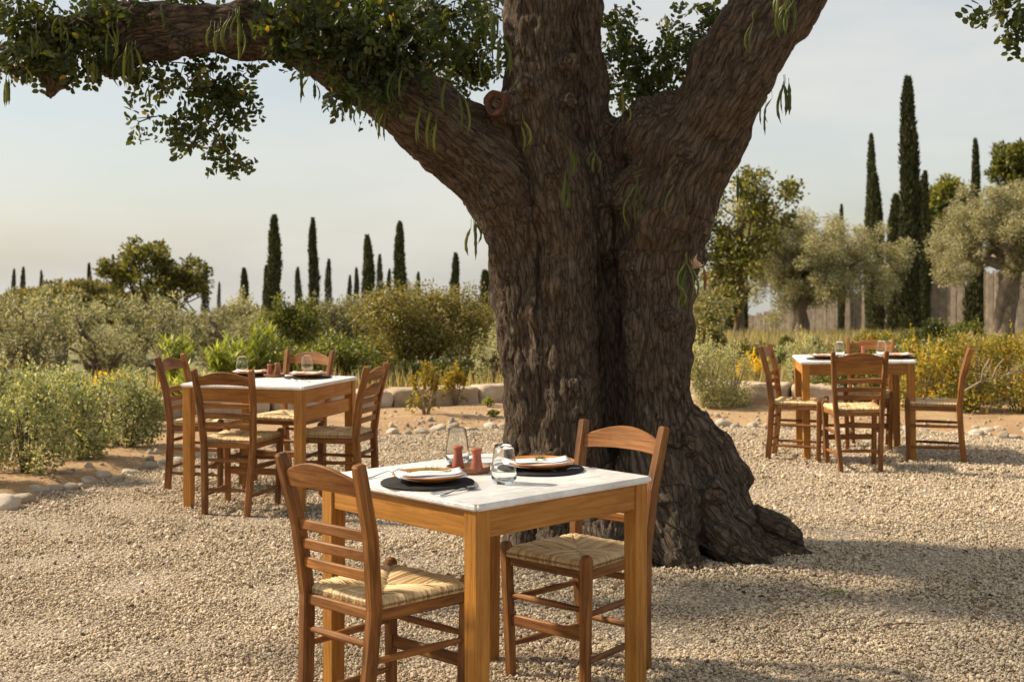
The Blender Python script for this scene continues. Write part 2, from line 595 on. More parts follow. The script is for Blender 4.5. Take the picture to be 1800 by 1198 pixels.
def gravel_mat():
    m, t, out = new_mat('gravel')
    oi = t.nodes.new('ShaderNodeObjectInfo')
    tc = t.nodes.new('ShaderNodeTexCoord')
    c = ramp(t, oi.outputs['Random'], [(0.0, (0.09, 0.06, 0.04)), (0.06, (0.2, 0.14, 0.085)), (0.16, (0.42, 0.33, 0.22)), (0.5, (0.54, 0.44, 0.31)), (0.85, (0.6, 0.5, 0.365)), (1.0, (0.7, 0.6, 0.46))])
    n = noise_tex(t, tc.outputs['Object'], 3.0, 4, 0.6)
    c = mixc(t, c, (0.36, 0.27, 0.18), math_n(t, 'MULTIPLY', n, 0.2))
    p = N(t, 'ShaderNodeBsdfPrincipled', Roughness=0.85)
    p.inputs['Specular IOR Level'].default_value = 0.25
    t.links.new(c, p.inputs['Base Color'])
    t.links.new(p.outputs[0], out.inputs['Surface'])
    return m
M['pebble'] = gravel_mat()

def gravel_bed_mat():
    m, t, out = new_mat('gravel_bed')
    tc = t.nodes.new('ShaderNodeTexCoord')
    v = tc.outputs['Object']
    vo = N(t, 'ShaderNodeTexVoronoi', Scale=95.0)
    t.links.new(v, vo.inputs['Vector'])
    sep = t.nodes.new('ShaderNodeSeparateColor')
    t.links.new(vo.outputs['Color'], sep.inputs[0])
    c = ramp(t, sep.outputs[0], [(0.0, (0.1, 0.075, 0.05)), (0.4, (0.26, 0.2, 0.14)), (0.8, (0.4, 0.32, 0.22)), (1.0, (0.5, 0.42, 0.31))])
    p = N(t, 'ShaderNodeBsdfPrincipled', Roughness=0.95)
    t.links.new(c, p.inputs['Base Color'])
    h = math_n(t, 'SUBTRACT', 1.0, math_n(t, 'MULTIPLY', vo.outputs['Distance'], 1.2))
    t.links.new(bump(t, h, 1.0, 0.008), p.inputs['Normal'])
    t.links.new(p.outputs[0], out.inputs['Surface'])
    return m
M['gravel_bed'] = gravel_bed_mat()

def soil_mat():
    m, t, out = new_mat('soil')
    tc = t.nodes.new('ShaderNodeTexCoord')
    v = tc.outputs['Object']
    n = noise_tex(t, v, 2.3, 7, 0.65)
    n2 = noise_tex(t, v, 30, 6, 0.7)
    c = ramp(t, n, [(0.3, (0.34, 0.2, 0.09)), (0.5, (0.46, 0.29, 0.14)), (0.7, (0.58, 0.4, 0.22))])
    c = mixc(t, c, (0.3, 0.19, 0.1), math_n(t, 'MULTIPLY', n2, 0.5))
    gr = noise_tex(t, v, 0.35, 5, 0.6)
    sepv = t.nodes.new('ShaderNodeSeparateXYZ'); t.links.new(v, sepv.inputs[0])
    far = N(t, 'ShaderNodeMapRange', **{'From Min': 14.0, 'From Max': 17.0})
    t.links.new(sepv.outputs[1], far.inputs['Value'])
    green = ramp(t, gr, [(0.35, (0.1, 0.095, 0.03)), (0.65, (0.24, 0.2, 0.08))])
    c = mixc(t, c, green, far.outputs['Result'])
    p = N(t, 'ShaderNodeBsdfPrincipled', Roughness=0.95)
    t.links.new(c, p.inputs['Base Color'])
    t.links.new(bump(t, math_n(t, 'ADD', n2, math_n(t, 'MULTIPLY', n, 0.5)), 0.9, 0.04), p.inputs['Normal'])
    t.links.new(p.outputs[0], out.inputs['Surface'])
    return m
M['soil'] = soil_mat()

# ------------------------------------------------------------------ terrain, gravel court, soil beds
EDGE_PX = [(-260, 985), (-120, 930), (0, 893), (70, 868), (150, 850), (215, 832), (285, 814), (400, 795), (520, 782), (640, 768), (720, 762), (800, 756),
           (880, 748), (980, 745), (1080, 745), (1180, 745), (1270, 747), (1370, 750), (1480, 754), (1600, 760), (1700, 765), (1760, 769), (1850, 778), (1960, 792), (2150, 825)]
EDGE = [G(a, b) for a, b in EDGE_PX]
EX = np.array([e.x for e in EDGE]); EY = np.array([e.y for e in EDGE])

def edge_y(x):
    return np.interp(x, EX, EY)

def sstep(a, b, x):
    t = np.clip((x - a) / (b - a), 0, 1)
    return t * t * (3 - 2 * t)

def terrain_z(x, y):
    x = np.asarray(x, float); y = np.asarray(y, float)
    t = np.maximum(y - 14.2, 0)
    zr = -0.022 * t - 0.028 * np.maximum(t - 22, 0)
    zl = -1.25 * sstep(0, 2.6, t) - 0.033 * np.maximum(t - 2.6, 0)
    w = sstep(0.04, 0.17, x / np.maximum(y, 1))
    z = zl * (1 - w) + zr * w
    d = y - edge_y(x)                                     # beyond the edging the bed rises a little
    bed = 0.06 * sstep(0.0, 0.5, d) - 0.05 * (1 - sstep(-0.25, 0.0, d))
    left = sstep(0.0, 0.4, EX[1] - x)
    return z + np.maximum(bed, -0.05)

def axis(lo, hi, fine_lo, fine_hi, step, growth=1.35):
    a = list(np.arange(fine_lo, fine_hi + step, step))
    s = step
    while a[0] > lo:
        s *= growth; a.insert(0, max(lo, a[0] - s))
    s = step
    while a[-1] < hi:
        s *= growth; a.append(min(hi, a[-1] + s))
    return np.array(a)

gx = axis(-600, 600, -7, 7, 0.12)
gy = axis(-30, 900, 7.5, 17, 0.12)
XX, YY = np.meshgrid(gx, gy)
ZZ = terrain_z(XX, YY)
nz_ = np.array([mnoise.noise((x * 1.7, y * 1.7, 0)) * 0.6 + mnoise.noise((x * 6, y * 6, 3)) * 0.4 for x, y in zip(XX.ravel(), YY.ravel())]).reshape(XX.shape)
inbed = sstep(0.0, 0.4, YY - edge_y(XX))
ZZ = ZZ + nz_ * 0.035 * inbed
nx_, ny_ = len(gx), len(gy)
V = np.stack([XX, YY, ZZ], -1).reshape(-1, 3)
idx = np.arange(nx_ * ny_).reshape(ny_, nx_)
F = np.stack([idx[:-1, :-1], idx[:-1, 1:], idx[1:, 1:], idx[1:, :-1]], -1).reshape(-1, 4)
me = bpy.data.meshes.new('ground')
me.from_pydata(V.tolist(), [], F.tolist())
me.polygons.foreach_set('use_smooth', [True] * len(me.polygons))
ground = structure(link('ground', me, M['soil']))

# gravel sheet: strips from behind the camera up to the edging line
xs = np.linspace(EX[0], EX[-1], 120)
rows = np.linspace(0, 1, 60)
V = [(x, -4 + (edge_y(x) + 0.05 + 4) * v, 0.0) for v in rows for x in xs]
idx = np.arange(len(rows) * len(xs)).reshape(len(rows), len(xs))
F = np.stack([idx[:-1, :-1], idx[:-1, 1:], idx[1:, 1:], idx[1:, :-1]], -1).reshape(-1, 4)
me = bpy.data.meshes.new('gravel_court')
me.from_pydata(V, [], F.tolist())
court = structure(link('gravel_court', me, M['gravel_bed']))

def instancer(name, pts, scl, rot, mat, subdiv=1):
    """loose pebbles: one point cloud whose points carry one small stone each"""
    me = bpy.data.meshes.new(name)
    me.vertices.add(len(pts))
    me.vertices.foreach_set('co', np.asarray(pts, 'f').ravel())
    a = me.attributes.new('scl', 'FLOAT_VECTOR', 'POINT'); a.data.foreach_set('vector', np.asarray(scl, 'f').ravel())
    a = me.attributes.new('rot', 'FLOAT_VECTOR', 'POINT'); a.data.foreach_set('vector', np.asarray(rot, 'f').ravel())
    me.update()
    ng = bpy.data.node_groups.new(name, 'GeometryNodeTree')
    ng.interface.new_socket('Geometry', in_out='INPUT', socket_type='NodeSocketGeometry')
    ng.interface.new_socket('Geometry', in_out='OUTPUT', socket_type='NodeSocketGeometry')
    gi = ng.nodes.new('NodeGroupInput'); go = ng.nodes.new('NodeGroupOutput')
    ico = ng.nodes.new('GeometryNodeMeshIcoSphere'); ico.inputs['Radius'].default_value = 1; ico.inputs['Subdivisions'].default_value = subdiv
    sm = ng.nodes.new('GeometryNodeSetMaterial'); sm.inputs['Material'].default_value = mat
    ip = ng.nodes.new('GeometryNodeInstanceOnPoints')
    as_ = ng.nodes.new('GeometryNodeInputNamedAttribute'); as_.data_type = 'FLOAT_VECTOR'; as_.inputs['Name'].default_value = 'scl'
    ar_ = ng.nodes.new('GeometryNodeInputNamedAttribute'); ar_.data_type = 'FLOAT_VECTOR'; ar_.inputs['Name'].default_value = 'rot'
    er = ng.nodes.new('FunctionNodeEulerToRotation')
    L_ = ng.links.new
    L_(gi.outputs[0], ip.inputs['Points']); L_(ico.outputs['Mesh'], sm.inputs['Geometry']); L_(sm.outputs['Geometry'], ip.inputs['Instance'])
    L_(as_.outputs['Attribute'], ip.inputs['Scale']); L_(ar_.outputs['Attribute'], er.inputs[0]); L_(er.outputs[0], ip.inputs['Rotation'])
    L_(ip.outputs['Instances'], go.inputs[0])
    o = link(name, me)
    o.modifiers.new('scatter', 'NODES').node_group = ng
    me.materials.append(mat)
    return stuff(o)

def pebble_field():
    pts = []
    for (y0, y1, dens) in ((2.6, 5.2, 12500), (5.2, 7.2, 9000), (7.2, 13.2, 4600)):
        xm = 0.39 * y1 + 0.7
        n = int(2 * xm * (y1 - y0) * dens)
        x = rng.uniform(-xm, xm, n); y = rng.uniform(y0, y1, n)
        keep = (np.abs(x) < 0.39 * y + 0.7) & (y < edge_y(x) + 0.06 + rng.normal(0, 0.05, n)) & (x > EX[0] + .05) & (x < EX[-1] - .05)
        pts.append(np.stack([x[keep], y[keep]], 1))
    p = np.concatenate(pts)
    n = len(p)
    r = np.clip(rng.lognormal(math.log(0.0043), 0.36, n), 0.0025, 0.014) * (1 + 0.3 * sstep(5, 10, p[:, 1]))
    lump = 0.012 * (np.sin(p[:, 0] * 5.1 + 1.3 * np.sin(p[:, 1] * 3.3)) * np.sin(p[:, 1] * 4.3 + 1.7 * np.sin(p[:, 0] * 2.1)))
    tr = np.hypot((p[:, 0] - .62) / .82, (p[:, 1] - 6.75) / .62)
    lump = lump + .05 * np.exp(-((tr - .95) / .22) ** 2) * (.6 + .4 * np.sin(p[:, 0] * 9) * np.sin(p[:, 1] * 11))
    z = r * rng.uniform(-0.5, 1.0, n) + lump * 0.7 + 0.002
    scl = np.stack([r * rng.uniform(0.8, 1.5, n), r * rng.uniform(0.7, 1.1, n), r * rng.uniform(0.5, 0.9, n)], 1)
    rot = np.stack([rng.normal(0, .5, n), rng.normal(0, .5, n), rng.uniform(0, 6.28, n)], 1)
    return instancer('gravel', np.column_stack([p, z]), scl, rot, M['pebble'])
gravel = pebble_field()
gravel['label'] = 'loose pale beige gravel covering the court'

# ------------------------------------------------------------------ carob tree
TREE_Y = 6.8
tree_base = G(1090, 964)
carob = thing('carob_tree', 'huge old carob tree with gnarled forked trunk and hanging green pods', 'tree', (tree_base.x, TREE_Y, 0))

TUBES = [
    [(952, 1040, 0, 72), (950, 900, 0, 64), (944, 760, -.02, 58), (934, 620, -.02, 60), (925, 500, -.02, 60), (910, 400, -.02, 66), (868, 310, -.04, 78), (800, 245, -.1, 74),
     (720, 180, -.18, 68), (640, 125, -.25, 62), (560, 88, -.3, 56), (480, 68, -.33, 50), (400, 55, -.35, 46), (320, 58, -.36, 46), (255, 62, -.37, 44), (208, 95, -.37, 34), (190, 116, -.37, 24)],
    [(300, 50, -.36, 40), (220, 42, -.38, 34), (140, 55, -.42, 30), (60, 85, -.46, 28), (-40, 110, -.5, 26), (-200, 120, -.55, 25), (-400, 60, -.6, 22)],
    [(75, 85, -.44, 28), (80, 118, -.44, 26), (92, 145, -.44, 17), (86, 170, -.44, 11)],
    [(92, 135, -.44, 18), (116, 148, -.44, 13)],
    [(590, 98, -.28, 46), (530, -10, -.2, 40), (450, -150, -.1, 36), (330, -330, 0, 30)],
    [(1015, 1040, -.1, 76), (1010, 880, -.1, 66), (1001, 740, -.1, 60), (997, 600, -.1, 57), (992, 480, -.1, 57), (985, 370, -.08, 62), (962, 270, -.06, 66), (946, 180, -.05, 60),
     (942, 90, -.05, 55), (943, 0, -.05, 56), (950, -120, -.05, 58), (930, -380, .1, 48)],
    [(1044, 420, .07, 46), (1044, 300, .1, 48), (1028, 200, .14, 46), (1018, 100, .16, 44), (1012, 0, .17, 43), (1050, -220, .4, 40), (1090, -450, .5, 34)],
    [(1165, 1040, 0, 95), (1162, 900, 0, 84), (1160, 760, -.02, 68), (1155, 620, -.02, 63), (1154, 500, -.02, 66), (1156, 420, -.02, 77), (1172, 350, -.03, 84), (1205, 280, -.05, 84),
     (1245, 210, -.08, 80), (1290, 130, -.1, 78), (1340, 50, -.12, 76), (1385, -25, -.14, 72), (1440, -120, -.16, 66), (1560, -300, -.2, 55)],
    [(1092, 345, -.09, 42), (1110, 330, -.08, 44)],
    [(1150, 345, -.13, 40), (1165, 375, -.12, 30)],
    [(1205, 345, -.08, 46), (1208, 385, -.08, 34)],
    [(1245, 300, -.02, 34), (1262, 282, -.02, 30)],
    [(1120, 245, .02, 60), (1180, 215, .02, 55)],
    [(1082, 1000, .28, 80), (1080, 600, .26, 76), (1080, 380, .22, 70), (1070, 300, .15, 60)],
    [(1185, 760, 0, 68), (1225, 830, -.02, 74), (1262, 900, -.05, 68), (1320, 945, -.12, 46), (1380, 968, -.17, 30), (1432, 992, -.2, 15)],
    [(1278, 832, -.05, 40), (1302, 850, -.05, 26)],
    [(1345, 925, -.12, 36), (1384, 945, -.15, 27)],
    [(1150, 850, -.15, 80), (1172, 930, -.3, 60), (1195, 985, -.42, 42), (1215, 1030, -.5, 25)],
    [(1240, 900, -.15, 52), (1290, 960, -.3, 40), (1345, 1000, -.38, 22)],
    [(1050, 900, -.2, 76), (1060, 980, -.4, 52), (1070, 1040, -.5, 34)],
    [(945, 880, -.05, 68), (930, 970, -.2, 50), (908, 1020, -.3, 34)],
    [(1000, 900, -.2, 68), (985, 1010, -.4, 44)],
    [(1204, 440, -.05, 26), (1224, 452, -.16, 20)],
    [(905, 205, -.12, 34), (884, 188, -.2, 27), (874, 182, -.23, 23)],
    [(955, 560, -.16, 30), (948, 640, -.14, 26)], [(1120, 560, -.12, 30), (1130, 660, -.1, 24)], [(965, 820, -.2, 36), (975, 900, -.22, 34)],
    [(1296, 112, -0.28, 17), (1302, 117, -0.28, 13)],
    [(1330, 146, -0.24, 18), (1336, 151, -0.24, 14)],
    [(1205, 268, -0.28, 15), (1211, 273, -0.28, 12)],
    [(1000, 178, -0.24, 16), (1006, 183, -0.24, 12)],
    [(978, 302, -0.25, 20), (984, 307, -0.25, 16)],
    [(932, 150, -0.22, 22), (938, 155, -0.22, 17)],
    [(1000, 110, -0.2, 18), (1006, 115, -0.2, 14)],
    [(1250, 165, -0.27, 14), (1256, 170, -0.27, 11)],
    [(1350, 40, -0.27, 15), (1356, 45, -0.27, 12)],
    [(690, 150, -0.34, 20), (696, 155, -0.34, 16)],
    [(780, 220, -0.3, 22), (786, 225, -0.3, 17)],
    [(560, 110, -0.44, 16), (566, 115, -0.44, 12)],
    [(420, 70, -0.47, 15), (426, 75, -0.47, 12)],
    [(310, 80, -0.48, 17), (316, 85, -0.48, 13)],
    [(1110, 470, -0.2, 14), (1116, 475, -0.2, 11)],
    [(900, 470, -0.17, 18), (906, 475, -0.17, 14)],
    [(930, 380, -0.19, 20), (936, 385, -0.19, 16)],
    [(1180, 560, -0.2, 16), (1186, 565, -0.2, 12)],
    [(1010, 680, -0.27, 16), (1016, 685, -0.27, 12)],
    [(1200, 700, -0.16, 22), (1206, 705, -0.16, 17)],
    [(1215, 780, -0.2, 24), (1221, 785, -0.2, 19)],
    [(1250, 860, -0.24, 26), (1256, 865, -0.24, 20)],
    [(1130, 800, -0.24, 24), (1136, 805, -0.24, 19)],
    [(1160, 900, -0.36, 22), (1166, 905, -0.36, 17)],
    [(1300, 915, -0.26, 20), (1306, 920, -0.26, 16)],
    [(860, 345, -0.2, 22), (866, 350, -0.2, 17)],
]

def build_trunk():
    bm_v, bm_f = [], []
    segs = []
    for tb in TUBES:
        pts = [P(a, b, TREE_Y + d) for a, b, d, r in tb]
        rad = [r / FPX * (TREE_Y + d) for a, b, d, r in tb]
        # resample smoothly
        pp, rr = [], []
        n = len(pts)
        for i in range(n - 1):
            p0, p1, p2, p3 = pts[max(i - 1, 0)], pts[i], pts[i + 1], pts[min(i + 2, n - 1)]
            steps = max(2, int((p2 - p1).length / 0.09))
            for k in range(steps):
                t = k / steps
                pp.append(0.5 * ((2 * p1) + (p2 - p0) * t + (2 * p0 - 5 * p1 + 4 * p2 - p3) * t * t + (3 * p1 - p0 - 3 * p2 + p3) * t ** 3))
                rr.append(rad[i] * (1 - t) + rad[i + 1] * t)
        pp.append(pts[-1]); rr.append(rad[-1])
        mb = MB()
        k0 = rnd.uniform(0, 50)
        # rounded ends
        d0 = (pp[0] - pp[1]).normalized(); d1 = (pp[-1] - pp[-2]).normalized()
        pp = [pp[0] + d0 * rr[0] * .8, pp[0] + d0 * rr[0] * .5] + pp + [pp[-1] + d1 * rr[-1] * .5, pp[-1] + d1 * rr[-1] * .8]
        rr = [rr[0] * .35, rr[0] * .85] + rr + [rr[-1] * .85, rr[-1] * .35]
        profs = []
        for q, ra in enumerate(rr):
            pr = []
            for k in range(16):
                a = 2 * math.pi * k / 16
                w = 1 + 0.1 * mnoise.noise((math.cos(a) * 1.3 + k0, math.sin(a) * 1.3, q * 0.22)) * 2
                pr.append((math.cos(a) * ra * w, math.sin(a) * ra * w))
            profs.append(pr)
        mb.sweep(pp, profs, up=(0.05, 1, 0.1), smooth=True)
        b = len(bm_v)
        bm_v += mb.v
        bm_f += [tuple(i + b for i in f) for f in mb.f]
        if (len(tb) == 2 and tb[0][1] < 880) or (len(tb) == 3 and tb[0][1] < 300):
            continue
        L = 0
        for i in range(len(pp) - 1):
            segs.append((np.array(pp[i]), np.array(pp[i + 1]), rr[i], L, rr[i + 1]))
            L += (pp[i + 1] - pp[i]).length
    me = bpy.data.meshes.new('trunk_cage')
    me.from_pydata([tuple(v) for v in bm_v], [], bm_f)
    bm = bmesh.new(); bm.from_mesh(me); bmesh.ops.recalc_face_normals(bm, faces=bm.faces); bm.to_mesh(me); bm.free()
    tmp = bpy.data.objects.new('trunk_cage', me)
    COL.objects.link(tmp)
    m1 = tmp.modifiers.new('r', 'REMESH'); m1.mode = 'VOXEL'; m1.voxel_size = 0.019
    m2 = tmp.modifiers.new('s', 'SMOOTH'); m2.factor = 0.5; m2.iterations = 4
    m3 = tmp.modifiers.new('d', 'SUBSURF'); m3.levels = 1; m3.render_levels = 1; m3.subdivision_type = 'SIMPLE'
    dg = bpy.context.evaluated_depsgraph_get()
    me2 = bpy.data.meshes.new_from_object(tmp.evaluated_get(dg))
    bpy.data.objects.remove(tmp)
    bpy.data.meshes.remove(me)
    n = len(me2.vertices)
    co = np.empty(n * 3, 'f'); me2.vertices.foreach_get('co', co); co = co.reshape(-1, 3).astype(float)
    no = np.empty(n * 3, 'f'); me2.vertices.foreach_get('normal', no); no = no.reshape(-1, 3).astype(float)
    best = np.full(n, 1e9); bco = np.zeros((n, 3)); bax = np.zeros((n, 3))
    for (a, b, ra, L, rb) in segs:
        ab = b - a
        l = np.linalg.norm(ab)
        if l < 1e-6:
            continue
        d = ab / l
        near = np.abs(co - (a + b) / 2).max(1) < (l + ra * 2.2)
        ii = np.nonzero(near)[0]
        if not len(ii):
            continue
        rel = co[ii] - a
        t = np.clip(rel @ d, 0, l)
        perp = rel - t[:, None] * d
        dist = np.linalg.norm(perp, axis=1) - (ra + (rb - ra) * t / l)
        up = np.array((0.05, 1, 0.1))
        e1 = np.cross(d, up); e1 /= np.linalg.norm(e1)
        e2 = np.cross(e1, d)
        upd = dist < best[ii]
        jj = ii[upd]
        best[jj] = dist[upd]
        bco[jj] = np.stack([perp[upd] @ e1, perp[upd] @ e2, L + t[upd]], 1)
        bax[jj] = d
    disp = np.empty(n); cav = np.empty(n)
    nn = mnoise.noise
    for i in range(n):
        x, y, z = bco[i]
        wx = nn((x * 6, y * 6, z * 3)) * 0.07 + nn((x * 15, y * 15, z * 8)) * 0.02
        a = nn(((x + wx) * 24, (y + wx) * 24, (z + wx) * 3.4))
        b = nn(((x - wx) * 46 + 7, (y + wx) * 46, z * 8))
        fl = nn((x * 8 + 3, y * 8, z * .7))
        c = nn((co[i][0] * 4.5, co[i][1] * 4.5, co[i][2] * 4.5))
        c2 = nn((co[i][0] * 11, co[i][1] * 11, co[i][2] * 11 + 5))
        cr_ = math.exp(-(a / .13) ** 2); cr2 = math.exp(-(b / .16) ** 2)
        disp[i] = -0.013 * cr_ - 0.006 * cr2 + 0.006 * a + 0.036 * c + 0.02 * c2 + 0.03 * fl
        cav[i] = 0.5 + a
    low = sstep(0.35, 0.0, co[:, 2])
    co += no * disp[:, None]
    me2.vertices.foreach_set('co', (co - np.array((tree_base.x, TREE_Y, 0))).astype('f').ravel())
    a_ = me2.attributes.new('bco', 'FLOAT_VECTOR', 'POINT'); a_.data.foreach_set('vector', bco.astype('f').ravel())
    a_ = me2.attributes.new('rnd', 'FLOAT', 'POINT'); a_.data.foreach_set('value', np.clip(cav, 0, 1).astype('f'))
    me2.materials.clear()
    me2.polygons.foreach_set('use_smooth', [True] * len(me2.polygons))
    me2.update()
    me2.name = 'trunk'
    return link('trunk', me2, M['bark'], carob)
trunk = build_trunk()
TB = Vector((tree_base.x, TREE_Y, 0))

# sawn stubs
def cut_stub(px, py, dY, rpx, direction, col_a, col_b, hollow):
    c = P(px, py, TREE_Y + dY)
    r_ = rpx / FPX * c.y
    d = Vector(direction).normalized()
    mb = MB()
    ex = d.cross(Vector((0, 0, 1))).normalized(); ey = ex.cross(d)
    rings = [(1.12, -.12), (1.1, -.03), (1.06, -.008), (.96, 0), (.9, -.003)] + ([(.7, -.006), (.52, -.01), (.45, -.03), (.38, -.11)] if hollow else [(.5, -.001), (.1, -.002)])
    n = 18
    vs = [c - TB + d * dz + (ex * math.cos(6.2832 * k / n) + ey * math.sin(6.2832 * k / n) * 1.15) * r_ * q * (1 + .07 * math.sin(3 * 6.2832 * k / n) + .05 * math.sin(5 * 6.2832 * k / n + 1)) for q, dz in rings for k in range(n)]
    fs = [(i * n + k, i * n + (k + 1) % n, (i + 1) * n + (k + 1) % n, (i + 1) * n + k) for i in range(len(rings) - 1) for k in range(n)]
    fs += [tuple(range(n)), tuple((len(rings) - 1) * n + k for k in range(n))]
    mb.add(vs, fs, None, .5)
    m = plain_mat('sawn_wood_' + ('red' if hollow else 'pale'), col_a, 0.8, var=0.5, scale=45, bmp=0.5)
    return mb.build('cut_stub', m, carob)
cut_stub(868, 180, -.29, 19, (-0.35, -1, 0.02), (0.085, 0.036, 0.018), None, True)
cut_stub(1231, 456, -.2, 11, (0.55, -1, 0.1), (0.5, 0.36, 0.22), None, False)

# leaves of the carob: compound leaves with paired oval leaflets along twigs
M['carob_leaf'] = leaf_mat('carob_leaf', [(0, (0.018, 0.03, 0.009)), (0.5, (0.04, 0.06, 0.016)), (0.85, (0.075, 0.09, 0.022)), (0.97, (0.13, 0.12, 0.03)), (1.0, (0.3, 0.22, 0.03))], 0.42, 0.42, (0.95, 0.85, 0.25), 0.9, 0.5)

def compound_leaves(anchors, outs, size, r):
    """leaflets in pairs along a short rachis at every anchor"""
    n = len(anchors)
    axis_ = unit(outs + r.normal(0, .6, (n, 3)) + np.array((0, 0, -.15)))
    side = unit(np.cross(axis_, r.normal(0, 1, (n, 3))))
    nrm = np.cross(side, axis_)
    pos, dirs, nr, Ls, Ws, rn = [], [], [], [], [], []
    base_rn = r.random(n) * 0.55
    for k in range(4):
        for sg in (-1, 1):
            keep = r.random(n) < 0.92
            t = (0.25 + 0.25 * k)
            p_ = anchors + axis_ * (size * 2.6 * t)[:, None] + r.normal(0, .002, (n, 3))
            d_ = unit(side * sg + axis_ * .35 + r.normal(0, .22, (n, 3)))
            nn_ = unit(nrm + r.normal(0, .45, (n, 3)))
            pos.append(p_[keep]); dirs.append(d_[keep]); nr.append(nn_[keep])
            Ls.append((size * r.uniform(.8, 1.15, n))[keep]); Ws.append((size * r.uniform(.55, .75, n))[keep])
            rn.append(np.clip(base_rn + r.random(n) * .4 + (r.random(n) > .985) * .5, 0, 1)[keep])
    return [np.concatenate(a) for a in (pos, dirs, nr, Ls, Ws, rn)]

CLUST = [  # px, py, rx, ry, Y, twigs
    (600, 55, 105, 62, 6.30, 150), (705, 75, 105, 72, 6.32, 190), (790, 60, 70, 72, 6.9, 110), (545, 35, 62, 52, 6.25, 70), (640, 140, 62, 38, 6.22, 60), (820, 130, 40, 50, 7.1, 60),
    (595, 150, 30, 40, 6.2, 24), (700, 20, 160, 30, 6.9, 120),
    (60, 35, 80, 48, 6.3, 80), (140, 62, 80, 58, 6.25, 100), (25, 100, 42, 46, 6.2, 45), (110, 100, 62, 30, 6.2, 55), (225, 15, 62, 24, 6.4, 46), (170, 20, 60, 30, 6.6, 40),
    (340, 150, 96, 62, 6.5, 85), (262, 130, 42, 44, 6.45, 26), (405, 185, 52, 46, 6.5, 42), (300, 225, 52, 32, 6.5, 30), (375, 245, 50, 36, 6.5, 30), (432, 150, 30, 26, 6.5, 12), (415, 280, 20, 18, 6.5, 7), (258, 215, 22, 22, 6.5, 7),
    (445, 18, 52, 24, 6.4, 30), (505, 45, 36, 38, 6.3, 26), (335, 0, 46, 14, 6.5, 16),
    (1095, 110, 46, 62, 7.2, 70), (1170, 110, 62, 48, 7.2, 80), (1232, 70, 46, 50, 7.2, 50), (1085, 35, 36, 42, 7.2, 36), (1150, 152, 60, 18, 7.1, 36), (1250, 18, 42, 20, 7.2, 24), (1190, 55, 40, 30, 7.2, 16),
    (1772, 18, 48, 32, 6.0, 34), (1797, 66, 18, 26, 6.0, 10), (1830, 20, 60, 60, 6.0, 30),
    (860, 30, 42, 46, 7.2, 40), (862, 110, 30, 46, 7.2, 30), (1270, 318, 16, 12, 6.75, 3),
]
LA, LO, TW = [], [], MB()
for (px, py, rx, ry, Y, n) in CLUST:
    r = np.random.default_rng(int(px * 7 + py))
    c = np.array(P(px, py, Y)); ax = rx / FPX * Y; az = ry / FPX * Y
    u = unit(r.normal(0, 1, (n, 3))) * (r.random((n, 1)) ** .45)
    ext = np.array((ax, min(ax, az) * 1.1 + .08, az))
    
    ns_ = max(3, n // 5)
    cen = unit(r.normal(0, 1, (ns_, 3))) * r.random((ns_, 1)) ** .4 * .85
    a = c + (cen[r.integers(0, ns_, n)] + u * .4) * ext
    # twigs that carry the leaves
    for k in range(max(2, n // 7)):
        q = a[k]
        root = c + (q - c) * -0.2 + np.array((0, 0.05, az * .6))
        midp = (q + root) / 2 + r.normal(0, .03, 3)
        tube(TW, [Vector(root) - TB, Vector(midp) - TB, Vector(q) - TB], [.005, .0035, .0018], 5)
    LA.append(a); LO.append(unit(u) * .8 + np.array((0, 0, -.35)))
LA = np.concatenate(LA); LO = np.concatenate(LO)
stuff(TW.build('twigs', M['twig'], carob))
pos, dirs, nr, Ls, Ws, rn = compound_leaves(LA, LO, rng.uniform(.027, .044, len(LA)), rng)
# the crown above the frame: sparser sprays that shade the court
def canopy():
    r = np.random.default_rng(5)
    n = 1350
    u = r.uniform(-1, 1, (n * 4, 3))
    u = u[(u ** 2).sum(1) < 1][:n * 2]
    p_ = np.array((-1.2, 5.6, 4.1)) + u * np.array((5.6, 3.0, 1.35))
    g = np.array([mnoise.noise((x * .9, y * .9, z * .9)) for x, y, z in p_])
    ok = g > -0.02
    p_ = p_[ok]; u = u[ok]
    pxx = 900 + p_[:, 0] / np.maximum(p_[:, 1], .2) * FPX; pyy = HORIZ - (p_[:, 2] - CAM_H) / np.maximum(p_[:, 1], .2) * FPX
    vis = (p_[:, 1] > .3) & (pyy > -90) & (pxx > -250) & (pxx < 2050)
    u = u[~vis] * .3; p_ = p_[~vis]
    m = 330                                   # extra unseen sprays, added above the forks to shade the leaves below
    v = unit(r.normal(0, 1, (m, 3))) * r.random((m, 1)) ** .4
    q_ = np.array((-.9, 6.6, 3.75)) + v * np.array((2.9, 1.3, .75))
    pyy = HORIZ - (q_[:, 2] - CAM_H) / q_[:, 1] * FPX
    k = pyy < -60
    return np.concatenate([p_, q_[k]]), np.concatenate([u, v[k] * .3])
ca, co_ = canopy()
M['carob_high'] = M['carob_leaf']
cp = compound_leaves(ca, co_ + np.array((0, 0, -.2)), rng.uniform(.05, .075, len(ca)), rng)
P0 = np.array(TB)
